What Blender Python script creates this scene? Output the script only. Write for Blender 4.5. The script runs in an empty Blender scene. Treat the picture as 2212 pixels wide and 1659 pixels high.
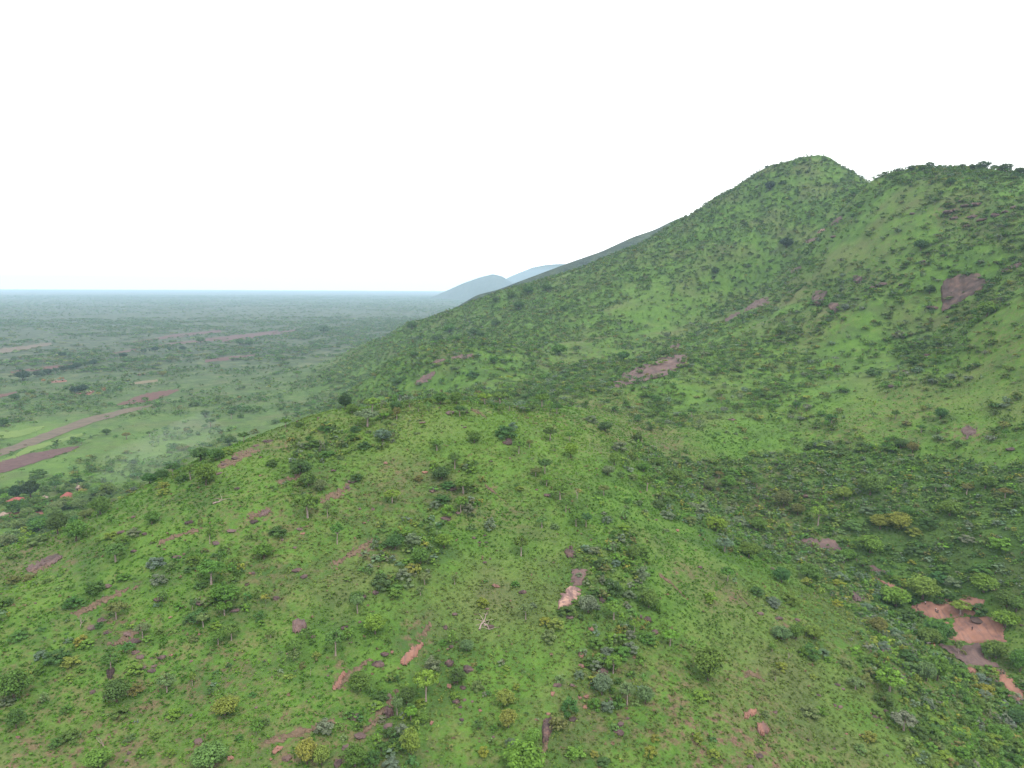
import bpy, bmesh, math, random
import numpy as np
from mathutils import Vector, Matrix
SC=bpy.context.scene
# ---------------- camera ----------------
cd=bpy.data.cameras.new("camera"); cam=bpy.data.objects.new("camera",cd); SC.collection.objects.link(cam); SC.camera=cam
cd.sensor_width=36.0; cd.lens=36.0*1533/2212; cd.clip_start=1; cd.clip_end=60000
cam.location=(0,0,160)
cam.rotation_euler=(Matrix.Rotation(math.radians(90-7.80),4,'X')@Matrix.Rotation(math.radians(0.38),4,'Z')).to_euler()
# ---------------- sky, sun, exposure ----------------
SUN_EL,SUN_AZ=math.radians(55),math.radians(150)   # azimuth clockwise from +y
w=bpy.data.worlds.new("World"); SC.world=w; w.use_nodes=True
nt=w.node_tree; nt.nodes.clear()
sky=nt.nodes.new('ShaderNodeTexSky'); sky.sky_type='NISHITA'; sky.sun_disc=False; sky.sun_elevation=SUN_EL; sky.sun_rotation=SUN_AZ; sky.dust_density=4; sky.altitude=900
b1=nt.nodes.new('ShaderNodeBackground'); b1.inputs[1].default_value=0.05; nt.links.new(sky.outputs[0],b1.inputs[0])
b2=nt.nodes.new('ShaderNodeBackground'); b2.inputs[0].default_value=(1.0,0.985,0.945,1); b2.inputs[1].default_value=1.25   # cloud deck
ad=nt.nodes.new('ShaderNodeAddShader'); wo=nt.nodes.new('ShaderNodeOutputWorld')
nt.links.new(b1.outputs[0],ad.inputs[0]); nt.links.new(b2.outputs[0],ad.inputs[1]); nt.links.new(ad.outputs[0],wo.inputs[0])
sl=bpy.data.lights.new("sun",'SUN'); sl.energy=1.5; sl.angle=math.radians(10); sl.color=(1,0.97,0.9)
so=bpy.data.objects.new("sun",sl); SC.collection.objects.link(so)
so.rotation_euler=(math.radians(90)-SUN_EL,0,-SUN_AZ+math.pi)
# place the lamp so that it shines from azimuth SUN_AZ
_d=Vector((math.sin(SUN_AZ)*math.cos(SUN_EL),math.cos(SUN_AZ)*math.cos(SUN_EL),math.sin(SUN_EL)))
so.rotation_euler=_d.to_track_quat('Z','Y').to_euler(); so.location=(0,0,900)
SC.view_settings.view_transform='Standard'; SC.view_settings.look='None'; SC.view_settings.exposure=0.70; SC.view_settings.gamma=1.0
SC.render.engine='CYCLES'; SC.cycles.volume_bounces=1; SC.cycles.max_bounces=6; SC.cycles.diffuse_bounces=3; SC.cycles.use_denoising=True; SC.cycles.denoiser='OPENIMAGEDENOISE'; SC.cycles.denoising_input_passes='RGB_ALBEDO_NORMAL'
rng=np.random.default_rng(7)
# ---- camera (pixel grid of 2212 x 1659 over the frame) ----
CAMZ=160.0; F=1533.0; CX,CY=1106.0,829.5; PITCH=math.radians(7.80); ROLL=math.radians(0.38)
def ray(u,v):
    a=np.asarray(u,float)-CX; b=-(np.asarray(v,float)-CY)
    c,s=math.cos(ROLL),math.sin(ROLL)
    a,b=a*c-b*s, a*s+b*c
    cp,sp=math.cos(PITCH),math.sin(PITCH)
    return a, F*cp+b*sp, b*cp-F*sp
def proj(x,y,z):
    cp,sp=math.cos(PITCH),math.sin(PITCH)
    z=z-CAMZ
    d=y*cp-z*sp; b=(y*sp+z*cp)/d*F; a=x/d*F
    c,s=math.cos(-ROLL),math.sin(-ROLL)
    a,b=a*c-b*s, a*s+b*c
    return CX+a, CY-b, d
CP=[ # u, v, forward distance in metres
# near knoll
(1106,1659,150),(1106,1450,180),(1106,1250,216),(1106,1050,268),(1106,950,300),(1000,868,336),(1130,903,338),(880,872,333),
(740,885,322),(760,950,292),(760,1050,258),(740,1250,210),(740,1450,176),(740,1659,148),
(620,930,305),(500,972,290),(400,1030,272),(300,1085,258),(220,1142,246),(130,1208,232),(40,1268,222),
(560,1050,254),(500,1150,230),(350,1150,232),(350,1300,200),(350,1500,168),(350,1659,146),(200,1250,214),(100,1350,194),(20,1280,208),
(100,1500,168),(60,1659,147),(-120,1330,198),(-120,1500,168),(-120,1700,140),
(1250,952,330),(1250,1050,272),(1300,1150,244),(1250,1300,205),(1350,1400,188),(1350,1550,164),(1400,1659,150),
(1330,955,336),(1400,1050,300),(1450,1150,262),(1550,1250,236),(1600,1400,203),(1600,1550,172),(1650,1659,156),
(1800,1350,232),(1850,1500,196),(1850,1659,166),(2000,1450,224),(2060,1550,202),(2100,1659,178),(2212,1600,205),(2212,1659,192),
# ravine
(1240,880,440),(1330,925,415),(1450,1010,385),(1550,1080,362),(1650,1130,345),(1850,1230,306),(1950,1290,287),(2080,1350,268),(2150,1430,250),(2212,1500,236),(2330,1640,212),
# valley side of the mountain
(1400,900,480),(1500,930,432),(1600,1000,392),(1750,1060,362),(1900,1100,334),(2050,1180,304),(2212,1100,300),(2212,1250,272),(2000,1230,302),(2212,1380,256),
(1700,950,415),(1900,950,392),(2212,950,345),(2080,1000,348),(2330,1100,285),(2330,1380,245),
(1600,850,510),(1750,850,478),(1880,850,462),(2212,830,390),(2050,850,425),(2100,790,440),(2212,700,435),(2212,620,480),(1950,825,452),
# gully two and rock face
(1985,775,505),(1930,700,590),(2030,720,545),(2060,640,580),(2000,600,610),(2140,590,570),(2212,560,560),
(1700,750,620),(1800,700,620),(1800,620,720),(1900,500,730),(2000,450,700),(2100,500,640),(2212,450,620),(2212,520,575),
# spur one
(1330,835,525),(1420,785,620),(1500,752,690),(1580,700,770),(1650,645,850),(1700,590,890),(1755,520,950),
# gully one
(1140,850,575),(1250,826,600),(1300,815,615),(1400,765,720),(1480,730,810),(1550,690,885),(1620,630,960),(1180,790,690),
# left face
(1040,800,660),(1060,860,560),(1000,850,570),(900,850,580),(750,862,660),(820,800,760),(930,790,690),(1000,740,860),(1100,720,930),(1100,670,1100),(1200,740,850),(1300,650,1000),(1300,730,850),(1400,640,960),(1450,560,1060),(1600,450,1090),(1600,540,1000),(1700,450,1040),
# ridge line left
(1037,642,1260),(1117,618,1250),(1224,592,1240),(1311,560,1220),(1400,518,1190),(1475,482,1160),(1580,412,1140),(1650,372,1120),(1755,335,1110),(1810,352,1110),(1860,384,1090),(937,685,1290),(871,706,1340),(804,737,1480),(730,780,1400),(660,815,1180),
# ridge line right
(1880,388,840),(1920,390,810),(1980,384,770),(2050,382,735),(2120,394,705),(2212,414,680),(2330,430,650),
]
WP=[ # x, y, z outside the picture or behind a crest
(0,0,8),(0,60,18),(0,110,34),(-100,50,15),(100,50,10),(-60,110,33),(60,110,32),(180,120,8),(-170,100,22),(300,0,-2),(-300,0,0),(0,-300,-5),
(250,180,8),(420,120,40),(420,250,85),(600,250,150),(520,400,185),(330,120,12),
(-30,375,96),(70,385,80),(-90,370,92),(-30,425,78),(-70,345,98),(-100,400,66),(-150,380,55),(-10,480,72),
(-200,330,40),(-250,260,34),(-260,330,14),(-210,240,58),(-310,220,16),(-290,400,5),(-200,450,14),(-140,480,30),(-400,200,0),(-250,520,0),(-180,560,12),
(-100,640,28),(-170,700,12),(-250,750,2),(-330,1000,1),(-200,950,14),(-350,600,0),(-420,1200,1),(-420,400,0),
(0,1500,90),(150,1480,110),(300,1450,150),(500,1450,190),(700,1400,210),(520,1250,290),(800,1150,270),(700,900,240),(900,900,230),(750,760,230),(650,1020,250),
(-100,1450,72),(-170,1600,50),(-300,1500,24),(-450,1500,3),(620,620,240),(1000,600,200),(900,300,180),(-200,1900,22),(-350,1900,8),(200,1900,30),(600,1800,60),(1000,1600,90),(-100,2200,0),(500,2400,0),(1500,1500,0),
(-700,800,0),(-900,1400,0),(-600,300,0),(-500,2000,0),(0,3000,0),(1200,2600,0),(-700,-200,0),(1500,0,100),(800,-400,20),
]
def smax(a,b,k): return 0.5*(a+b+np.sqrt((a-b)**2+k*k))
def _h(ix,iy,s):
    n=(ix.astype(np.int64)*374761393+iy.astype(np.int64)*668265263+s*1442695041)&0xffffffff
    n=((n^(n>>13))*1274126177)&0xffffffff
    return ((n^(n>>16))&0xffff)/65535.0
def vnoise(x,y,s=0):
    ix=np.floor(x); iy=np.floor(y); fx=x-ix; fy=y-iy
    fx=fx*fx*fx*(fx*(fx*6-15)+10); fy=fy*fy*fy*(fy*(fy*6-15)+10)
    ix=ix.astype(np.int64); iy=iy.astype(np.int64)
    a=_h(ix,iy,s);b=_h(ix+1,iy,s);c=_h(ix,iy+1,s);d=_h(ix+1,iy+1,s)
    return (a+(b-a)*fx+(c-a)*fy+(a-b-c+d)*fx*fy)*2-1
def fbm(x,y,s=0,o=3):
    t=0;a=1.0
    for k in range(o): t=t+a*vnoise(x*2**k+17.3*k,y*2**k-9.1*k,s+k); a*=.5
    return t
pts=[]
for u,v,Y in CP:
    a,b,c=ray(u,v); pts.append((a/b*Y,Y,CAMZ+c/b*Y))
pts+=WP
pts=np.array(pts,float)
def qc(x,y):
    r=np.hypot(x,y); return np.stack([np.arctan2(x,y),np.log(np.maximum(r,30))],-1)
Q=qc(pts[:,0],pts[:,1])
keep=[0]
for i in range(1,len(Q)):
    if np.min(np.hypot(*(Q[keep]-Q[i]).T))>0.004: keep.append(i)
pts=pts[keep];Q=Q[keep]
def kern(d): return np.where(d>1e-9,d*d*np.log(np.maximum(d,1e-9)),0)
D=np.linalg.norm(Q[:,None]-Q[None],axis=-1); n=len(Q)
A=np.zeros((n+3,n+3));A[:n,:n]=kern(D)+np.eye(n)*0.0006;A[:n,n]=1;A[:n,n+1:]=Q;A[n,:n]=1;A[n+1:,:n]=Q.T
W=np.linalg.solve(A,np.r_[pts[:,2],0,0,0])
TH=np.r_[np.radians(np.arange(-180,-51,3)),np.radians(np.arange(-50,50.01,0.1)),np.radians(np.arange(53,181,3))]
R=np.r_[np.exp(np.arange(math.log(3),math.log(90),0.12)),np.exp(np.arange(math.log(90),math.log(2600),0.005)),np.exp(np.arange(math.log(2600),math.log(24500),0.04))]
LR=np.log(R)
def base(th,lr):
    out=np.zeros(th.shape)
    f=th.ravel(); g=lr.ravel(); o=np.zeros(len(f))
    for s in range(0,len(f),20000):
        q=np.stack([f[s:s+20000],g[s:s+20000]],-1)
        d=np.linalg.norm(q[:,None]-Q[None],axis=-1)
        o[s:s+20000]=kern(d)@W[:n]+W[n]+q@W[n+1:]
    return o.reshape(th.shape)
# coarse evaluation then bicubic-free linear refinement on a 4x grid
iT=np.unique(np.r_[0:len(TH):4,len(TH)-1]); iR=np.unique(np.r_[0:len(R):4,len(R)-1])
def build():
    tt,rr=np.meshgrid(TH[iT],np.maximum(LR[iR],math.log(30)),indexing='ij')
    B=base(tt,rr)
    r=np.exp(rr)
    B=B*(1-np.clip((LR[iR]-math.log(2300))/0.5,0,1))[None,:]
    # refine
    Z1=np.array([np.interp(LR,LR[iR],B[i]) for i in range(len(iT))])
    Z=np.empty((len(TH),len(R)))
    for j in range(len(R)): Z[:,j]=np.interp(TH,TH[iT],Z1[:,j])
    T,RR=np.meshgrid(TH,R,indexing='ij'); X=RR*np.sin(T);Y=RR*np.cos(T)
    m=np.clip(Z/25,0,1)
    plain=1.5*fbm(X/400,Y/400,50,2)*np.clip((4000-RR)/2000,0,1)
    far=np.clip((RR-350)/500,0,1)
    det=m*((fbm(X/90,Y/90,3,2)*(1.0+3.0*far)+(.5-np.abs(fbm(X/75,Y/130,5,2)))*4.5*far)+fbm(X/28,Y/28,9,2)*(.8+1.2*far)+fbm(X/9,Y/9,21,3)*.35)+fbm(X/3.2,Y/3.2,33,2)*.10
    Z=smax(Z,0,3.0)-0.2+plain*(1-m)+det
    return X,Y,Z
X_,Y_,Z_=build()
LMAX=len(R)-1
def height(x,y):
    x=np.asarray(x,float); y=np.asarray(y,float)
    th=np.arctan2(x,y); lr=np.log(np.clip(np.hypot(x,y),R[0],R[-1]*.999))
    i=np.clip(np.searchsorted(TH,th)-1,0,len(TH)-2); j=np.clip(np.searchsorted(LR,lr)-1,0,len(R)-2)
    a=(th-TH[i])/(TH[i+1]-TH[i]); b=(np.exp(lr)-R[j])/(R[j+1]-R[j])
    return (Z_[i,j]*(1-a)+Z_[i+1,j]*a)*(1-b)+(Z_[i,j+1]*(1-a)+Z_[i+1,j+1]*a)*b
J0=int(np.searchsorted(R,95))
def cast(u,v):
    """frame point -> point on the ground"""
    a,b,c=ray(u,v); h=math.hypot(a,b)
    rr=R[J0:]; x=a/h*rr; y=b/h*rr; zr=CAMZ+c/h*rr
    hit=np.nonzero(height(x,y)>zr)[0]
    if not len(hit): r=3000.0
    elif hit[0]==0: r=rr[0]
    else:
        lo,hi=rr[hit[0]-1],rr[hit[0]]
        for _ in range(12):
            m=(lo+hi)/2
            if height(a/h*m,b/h*m)>CAMZ+c/h*m: hi=m
            else: lo=m
        r=hi
    return np.array([a/h*r,b/h*r,float(height(a/h*r,b/h*r))])
def visible(x,y,z):
    """which points (arrays) are not hidden behind the relief"""
    d=np.hypot(x,y); zt=z-CAMZ; ok=np.ones(len(x),bool)
    for f in np.linspace(0.25,0.985,46): ok&=height(x*f,y*f)<CAMZ+zt*f+1.0
    return ok
C=SC.collection
# ---------------- materials ----------------
def mat(name):
    m=bpy.data.materials.new(name); m.use_nodes=True; n=m.node_tree; n.nodes.clear(); return m,n
def nd(n,t,**k):
    o=n.nodes.new(t)
    for a,b in k.items(): setattr(o,a,b)
    return o
def noise(n,vec,scale,detail=4,rough=.55,dist=0):
    o=nd(n,'ShaderNodeTexNoise'); o.inputs['Scale'].default_value=scale; o.inputs['Detail'].default_value=detail; o.inputs['Roughness'].default_value=rough; o.inputs['Distortion'].default_value=dist
    n.links.new(vec,o.inputs['Vector']); return o.outputs[0]
def ramp(n,fac,stops):
    o=nd(n,'ShaderNodeValToRGB'); n.links.new(fac,o.inputs[0]); e=o.color_ramp.elements
    while len(e)<len(stops): e.new(0.5)
    for q,(p,c) in zip(e,stops): q.position=p; q.color=(*c,1) if len(c)==3 else c
    return o.outputs[0]
def mix(n,fac,a,b):
    o=nd(n,'ShaderNodeMix',data_type='RGBA')
    for s,v in ((o.inputs[0],fac),(o.inputs[6],a),(o.inputs[7],b)):
        if isinstance(v,bpy.types.NodeSocket): n.links.new(v,s)
        else: s.default_value=v if isinstance(v,float) else (*v,1)
    return o.outputs[2]
def mul(n,a,b,op='MULTIPLY'):
    o=nd(n,'ShaderNodeMath',operation=op)
    for s,v in zip(o.inputs,(a,b)):
        if isinstance(v,bpy.types.NodeSocket): n.links.new(v,s)
        else: s.default_value=v
    return o.outputs[0]
def scaled(n,c):
    x=nd(n,'ShaderNodeMix',data_type='RGBA',blend_type='MULTIPLY'); x.inputs[0].default_value=1; x.inputs[7].default_value=(*KA,1); n.links.new(c,x.inputs[6]); return x.outputs[2]
KA=(.76,.645,.68)   # overall reflectance of the surfaces
def finish(n,col,rough=.9,bump=None,bs=.5,bd=.3,trans=0):
    if isinstance(col,bpy.types.NodeSocket): col=scaled(n,col)
    p=nd(n,'ShaderNodeBsdfPrincipled'); p.inputs['Roughness'].default_value=rough; p.inputs['Specular IOR Level'].default_value=.15
    if isinstance(col,bpy.types.NodeSocket): n.links.new(col,p.inputs['Base Color'])
    else: p.inputs['Base Color'].default_value=(*col,1)
    if bump is not None:
        b=nd(n,'ShaderNodeBump'); b.inputs['Strength'].default_value=bs; b.inputs['Distance'].default_value=bd; n.links.new(bump,b.inputs['Height']); n.links.new(b.outputs[0],p.inputs['Normal'])
    o=nd(n,'ShaderNodeOutputMaterial'); n.links.new(p.outputs[0],o.inputs[0])
# ground
M={}
m,n=mat('ground'); M['ground']=m
g=nd(n,'ShaderNodeNewGeometry'); pos=g.outputs['Position']
at=nd(n,'ShaderNodeAttribute',attribute_name='cover'); sp=nd(n,'ShaderNodeSeparateColor'); n.links.new(at.outputs['Color'],sp.inputs[0])
fine=noise(n,pos,1.1,3,.65); med=noise(n,pos,.12,5,.6); big=noise(n,pos,.018,4,.55)
grass=ramp(n,fine,[(.3,(.055,.138,.020)),(.48,(.078,.192,.025)),(.62,(.102,.238,.031)),(.75,(.135,.262,.045))])
grass2=ramp(n,med,[(.33,(.040,.100,.020)),(.46,(.064,.160,.024)),(.58,(.092,.210,.031)),(.7,(.14,.215,.055))])
gr=mix(n,.55,grass,grass2)
mid2=noise(n,pos,.045,5,.65)
gr=mix(n,ramp(n,mid2,[(.40,(.6,.6,.6)),(.52,(0,0,0))]),gr,(.042,.098,.026))
olive=ramp(n,fine,[(.3,(.07,.085,.035)),(.7,(.20,.19,.10))])
gr=mix(n,ramp(n,big,[(.48,(0,0,0)),(.68,(.5,.5,.5))]),gr,olive)
soil=ramp(n,fine,[(.3,(.085,.065,.042)),(.7,(.21,.155,.10))])
sf=mul(n,ramp(n,noise(n,pos,.35,5,.65),[(.45,(0,0,0)),(.62,(1,1,1))]),sp.outputs[0])
spk=ramp(n,noise(n,pos,.55,4,.7),[(.62,(0,0,0)),(.74,(.4,.4,.4))])
gr=mix(n,spk,gr,mix(n,.5,soil,olive))
gr=mix(n,sf,gr,soil)
# far plain: darker scrub mottling where single plants are no longer drawn
vo=noise(n,pos,.03,6,.7)
scr=ramp(n,vo,[(.40,(.028,.048,.030)),(.50,(.045,.075,.040)),(.58,(.085,.125,.055)),(.70,(.14,.14,.095))])
gr=mix(n,sp.outputs[1],gr,scr)
lush=ramp(n,fine,[(.3,(.08,.19,.028)),(.7,(.145,.29,.045))])
gr=mix(n,sp.outputs[2],gr,lush)
finish(n,gr,.95,fine,.8,.5)
def leafmat(name,stuff):
    m,n=mat(name)
    if stuff:
        a=nd(n,'ShaderNodeAttribute',attribute_name='col'); c=a.outputs['Color']
    else:
        oi=nd(n,'ShaderNodeObjectInfo'); a=nd(n,'ShaderNodeAttribute',attribute_name='col')
        x=nd(n,'ShaderNodeMix',data_type='RGBA',blend_type='MULTIPLY'); x.inputs[0].default_value=1
        n.links.new(oi.outputs['Color'],x.inputs[6]); n.links.new(a.outputs['Color'],x.inputs[7]); c=x.outputs[2]
    c=scaled(n,c)
    d=nd(n,'ShaderNodeBsdfDiffuse'); t=nd(n,'ShaderNodeBsdfTranslucent'); s=nd(n,'ShaderNodeMixShader'); s.inputs[0].default_value=.3
    n.links.new(c,d.inputs[0]); n.links.new(c,t.inputs[0]); n.links.new(d.outputs[0],s.inputs[1]); n.links.new(t.outputs[0],s.inputs[2])
    o=nd(n,'ShaderNodeOutputMaterial'); n.links.new(s.outputs[0],o.inputs[0]); return m
M['leaf']=leafmat('leaf',False); M['plants']=leafmat('plants',True)
def rockmat(name,stops,scale=.5,streak=None):
    m,n=mat(name); g=nd(n,'ShaderNodeNewGeometry'); pos=g.outputs['Position']
    a=noise(n,pos,scale,7,.65,.6); c=ramp(n,a,stops)
    if streak:
        mp=nd(n,'ShaderNodeMapping'); mp.inputs['Rotation'].default_value=(0,0,streak); mp.inputs['Scale'].default_value=(1,.12,.12); n.links.new(pos,mp.inputs[0])
        st=noise(n,mp.outputs[0],.9,4,.6); c=mix(n,ramp(n,st,[(.5,(0,0,0)),(.7,(.7,.7,.7))]),c,(.10,.085,.085))
    finish(n,c,.85,noise(n,pos,scale*3,5,.6),.7,.4); return m
M['rock']=rockmat('grey_brown_rock',[(.3,(.045,.038,.036)),(.5,(.095,.075,.068)),(.68,(.19,.135,.108))],.6)
M['dark_rock']=rockmat('dark_rock',[(.3,(.035,.030,.028)),(.5,(.080,.064,.055)),(.75,(.19,.14,.11))],.10)
M['orange_rock']=rockmat('orange_rock',[(.28,(.10,.075,.065)),(.42,(.22,.135,.10)),(.60,(.29,.175,.12)),(.8,(.24,.20,.18))],.12,.5)
M['pale_rock']=rockmat('pale_rock',[(.3,(.13,.10,.095)),(.48,(.22,.16,.14)),(.6,(.45,.33,.24))],.35,.2)
M['slab_rock']=rockmat('slab_rock',[(.3,(.07,.058,.054)),(.5,(.135,.105,.092)),(.7,(.205,.158,.13))],.13,.9)
def plainmat(name,c,c2,scale=1.0):
    m,n=mat(name); g=nd(n,'ShaderNodeNewGeometry'); a=noise(n,g.outputs['Position'],scale,5,.65)
    finish(n,ramp(n,a,[(.3,c),(.7,c2)]),.9,a,.4,.1); return m
M['bark']=plainmat('pale_bark',(.20,.18,.15),(.46,.42,.36),3)
M['dark_bark']=plainmat('dark_bark',(.07,.055,.045),(.17,.14,.11),3)
M['roof_red']=plainmat('red_metal_roof',(.24,.085,.075),(.32,.12,.10),.4)
M['thatch']=plainmat('grey_thatch',(.20,.17,.13),(.38,.33,.26),1.5)
M['mud_wall']=plainmat('mud_wall',(.30,.18,.12),(.42,.27,.19),1)
M['white_wall']=plainmat('white_wall',(.55,.53,.5),(.7,.68,.64),1)
M['dark_panel']=plainmat('dark_timber',(.03,.025,.02),(.07,.055,.045),1)  # very dark brown of the door and window panels
M['skin']=plainmat('dark_skin',(.06,.035,.025),(.10,.06,.045),6)
M['cloth_white']=plainmat('white_cloth',(.7,.7,.7),(.85,.85,.85),6)
M['cloth_dark']=plainmat('dark_cloth',(.02,.025,.04),(.05,.055,.08),6)
M['cloth_red']=plainmat('red_cloth',(.18,.04,.03),(.25,.06,.04),6)
M['hide_white']=plainmat('pale_hide',(.6,.55,.48),(.8,.76,.7),3)
M['hide_brown']=plainmat('brown_hide',(.20,.07,.03),(.32,.12,.05),3)
M['hide_tan']=plainmat('tan_hide',(.42,.28,.15),(.55,.40,.24),3)
M['horn']=plainmat('horn',(.3,.27,.22),(.5,.45,.4),3)
M['field']=plainmat('ploughed_soil',(.075,.048,.044),(.125,.083,.072),.15)
M['field_red']=plainmat('red_ploughed_soil',(.085,.048,.040),(.13,.076,.060),.15)
M['field_grey']=plainmat('sprouting_soil',(.09,.085,.062),(.16,.145,.095),.08)
M['field_pale']=plainmat('dry_stubble',(.13,.135,.075),(.20,.185,.11),.05)
M['field_green']=plainmat('young_crop',(.095,.185,.038),(.135,.235,.05),.05)
M['yard']=plainmat('swept_red_earth',(.20,.105,.075),(.29,.165,.12),.2)
# ---------------- helpers ----------------
def setp(o,label=None,cat=None,group=None,kind=None):
    for k,v in (('label',label),('category',cat),('group',group),('kind',kind)):
        if v: o[k]=v
    return o
def link(o,parent=None):
    C.objects.link(o)
    if parent is not None: o.parent=parent
    return o
def mesh_np(name,V,Fq,mt,col=None,smooth=False):
    V=np.asarray(V,np.float32); Fq=np.asarray(Fq,np.int32); k=Fq.shape[1]
    me=bpy.data.meshes.new(name); me.vertices.add(len(V)); me.vertices.foreach_set('co',V.ravel())
    me.loops.add(Fq.size); me.loops.foreach_set('vertex_index',Fq.ravel())
    me.polygons.add(len(Fq)); me.polygons.foreach_set('loop_start',np.arange(0,Fq.size,k,dtype=np.int32)); me.polygons.foreach_set('loop_total',np.full(len(Fq),k,np.int32))
    if smooth: me.polygons.foreach_set('use_smooth',np.ones(len(Fq),bool))
    if col is not None:
        c=np.ones((len(V),4),np.float32); c[:,:3]=col
        a=me.attributes.new('col','FLOAT_COLOR','POINT'); a.data.foreach_set('color',c.ravel())
    me.update(calc_edges=True); me.materials.append(mt); return me
def tube(pts,rad,seg=6):
    V=[];Fq=[]
    pts=[np.array(p,float) for p in pts]
    for i,p in enumerate(pts):
        d=pts[min(i+1,len(pts)-1)]-pts[max(i-1,0)]; d/=np.linalg.norm(d)+1e-9
        a=np.cross(d,[.3,1,.1]); a/=np.linalg.norm(a); b=np.cross(d,a)
        for s in range(seg):
            t=2*math.pi*s/seg; V.append(p+rad[i]*(math.cos(t)*a+math.sin(t)*b))
    for i in range(len(pts)-1):
        for s in range(seg): Fq.append([i*seg+s,i*seg+(s+1)%seg,(i+1)*seg+(s+1)%seg,(i+1)*seg+s])
    V.append(pts[-1]); e=len(V)-1; o=(len(pts)-1)*seg
    for s in range(0,seg,2): Fq.append([o+s,o+(s+1)%seg,o+(s+2)%seg,e])
    return V,Fq
def join(parts):
    V=[];Fq=[]
    for v,f in parts:
        o=len(V); V+=list(v); Fq+=[[i+o for i in q] for q in f]
    return V,Fq
# ---------------- plant prototypes: one unit wide, one unit tall ----------------
def lobes(form,k,r):
    L=[]
    for i in range(k):
        z=1-2*(i+.5)/k; ph=i*2.39996+r.random()*.6; q=math.sqrt(max(0,1-z*z)); s=r.uniform(.72,1.05)
        d=np.array([q*math.cos(ph),q*math.sin(ph),z])*s
        if form=='broad': c=d*[.37,.37,.30]+[0,0,.58]; lr=r.uniform(.13,.20)
        elif form=='open': c=d*[.40,.40,.13]+[0,0,.80-.10*q*q]; lr=r.uniform(.09,.16)
        elif form=='slim': c=d*[.34,.34,.22]+[0,0,.74]; lr=r.uniform(.14,.2)
        else:
            if z<-.35: continue
            c=d*[.38,.38,.55]+[0,0,.24]; lr=r.uniform(.12,.20)
        L.append((c,lr))
    return L
def leaves(form,nl,nleaf,size,seed,flat=.75):
    r=np.random.default_rng(seed); L=lobes(form,nl,r)
    idx=r.integers(0,len(L),nleaf); V=np.zeros((nleaf,4,3)); sh=np.zeros((nleaf,4,3))
    cen=np.mean([c for c,_ in L],0)
    tint=r.uniform(.82,1.18,len(L))
    for i in range(nleaf):
        c,lr=L[idx[i]]; d=r.normal(size=3); d[2]=d[2]*.9+.25; d/=np.linalg.norm(d)
        p=c+d*lr*r.uniform(.55,1.08)*np.array([1,1,flat])
        nrm=d*.7+(p-cen)*1.0+np.array([0,0,1.0])+r.normal(size=3)*.45; nrm/=np.linalg.norm(nrm)
        a=np.cross(nrm,r.normal(size=3)); a/=np.linalg.norm(a); b=np.cross(nrm,a); s=size*r.uniform(.6,1.35)
        a*=s*.5; b*=s*.36
        V[i]=[p-a,p-b*1.0+nrm*s*.08,p+a,p+b]
        sh[i]=tint[idx[i]]*r.uniform(.75,1.28)
    V[...,2]=np.maximum(V[...,2],.01)
    return V.reshape(-1,3),sh.reshape(-1,3),L
def skeleton(form,L,seed,w=.035):
    r=np.random.default_rng(seed+5); h=.5 if form=='open' else .34 if form=='broad' else .5
    top=np.array([r.uniform(-.05,.05),r.uniform(-.05,.05),h]); parts=[tube([(0,0,-.06),(top[0]*.4,top[1]*.2,h*.5),top],[w*1.25,w*.85,w*.7],7)]
    for c,lr in L[::max(1,len(L)//7)]:
        mid=top*.45+c*.55+np.array([0,0,-.04]); parts.append(tube([top-[0,0,.03],mid,c],[w*.5,w*.3,w*.1],5))
    return join(parts)
TR={}
for form,cnt in (('broad',3),('open',3),('slim',2),('bush',4)):
    for k in range(cnt):
        nl={'broad':26,'open':20,'slim':11,'bush':16}[form]; nf={'broad':1900,'open':1150,'slim':600,'bush':800}[form]
        V,sh,L=leaves(form,nl,nf,{'broad':.074,'open':.078,'slim':.095,'bush':.10}[form],100+k*7+len(form))
        cm=mesh_np(form+'_crown',V,np.arange(len(V)).reshape(-1,4),M['leaf'],sh)
        tm=None
        if form!='bush':
            tv,tf=skeleton(form,L,k); tm=mesh_np(form+'_trunk',tv,tf,M['bark'],smooth=True)
            td=tm.copy(); td.materials.clear(); td.materials.append(M['dark_bark'])
            TR[form,k]=(cm,tm,td)
        else: TR[form,k]=(cm,None,None)
def dead_mesh(seed,spread=.4):
    r=np.random.default_rng(seed); parts=[]
    def grow(p,d,l,w,dep):
        q=p+d*l*.5+r.normal(size=3)*l*.06; e=p+d*l
        parts.append(tube([p,q,e],[w,w*.75,w*.5],5))
        if dep: 
            for _ in range(3 if dep>1 else 2):
                nd_=d+r.normal(size=3)*spread*1.4; nd_[2]+=.15; nd_/=np.linalg.norm(nd_); grow(e,nd_,l*r.uniform(.55,.8),w*.5,dep-1)
    grow(np.array([0,0,-.05]),np.array([.05,0,1.]),.36,.035,3)
    return mesh_np('bare_tree',*join(parts),M['bark'],smooth=True)
DEAD=[dead_mesh(3),dead_mesh(11,.55)]
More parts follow.
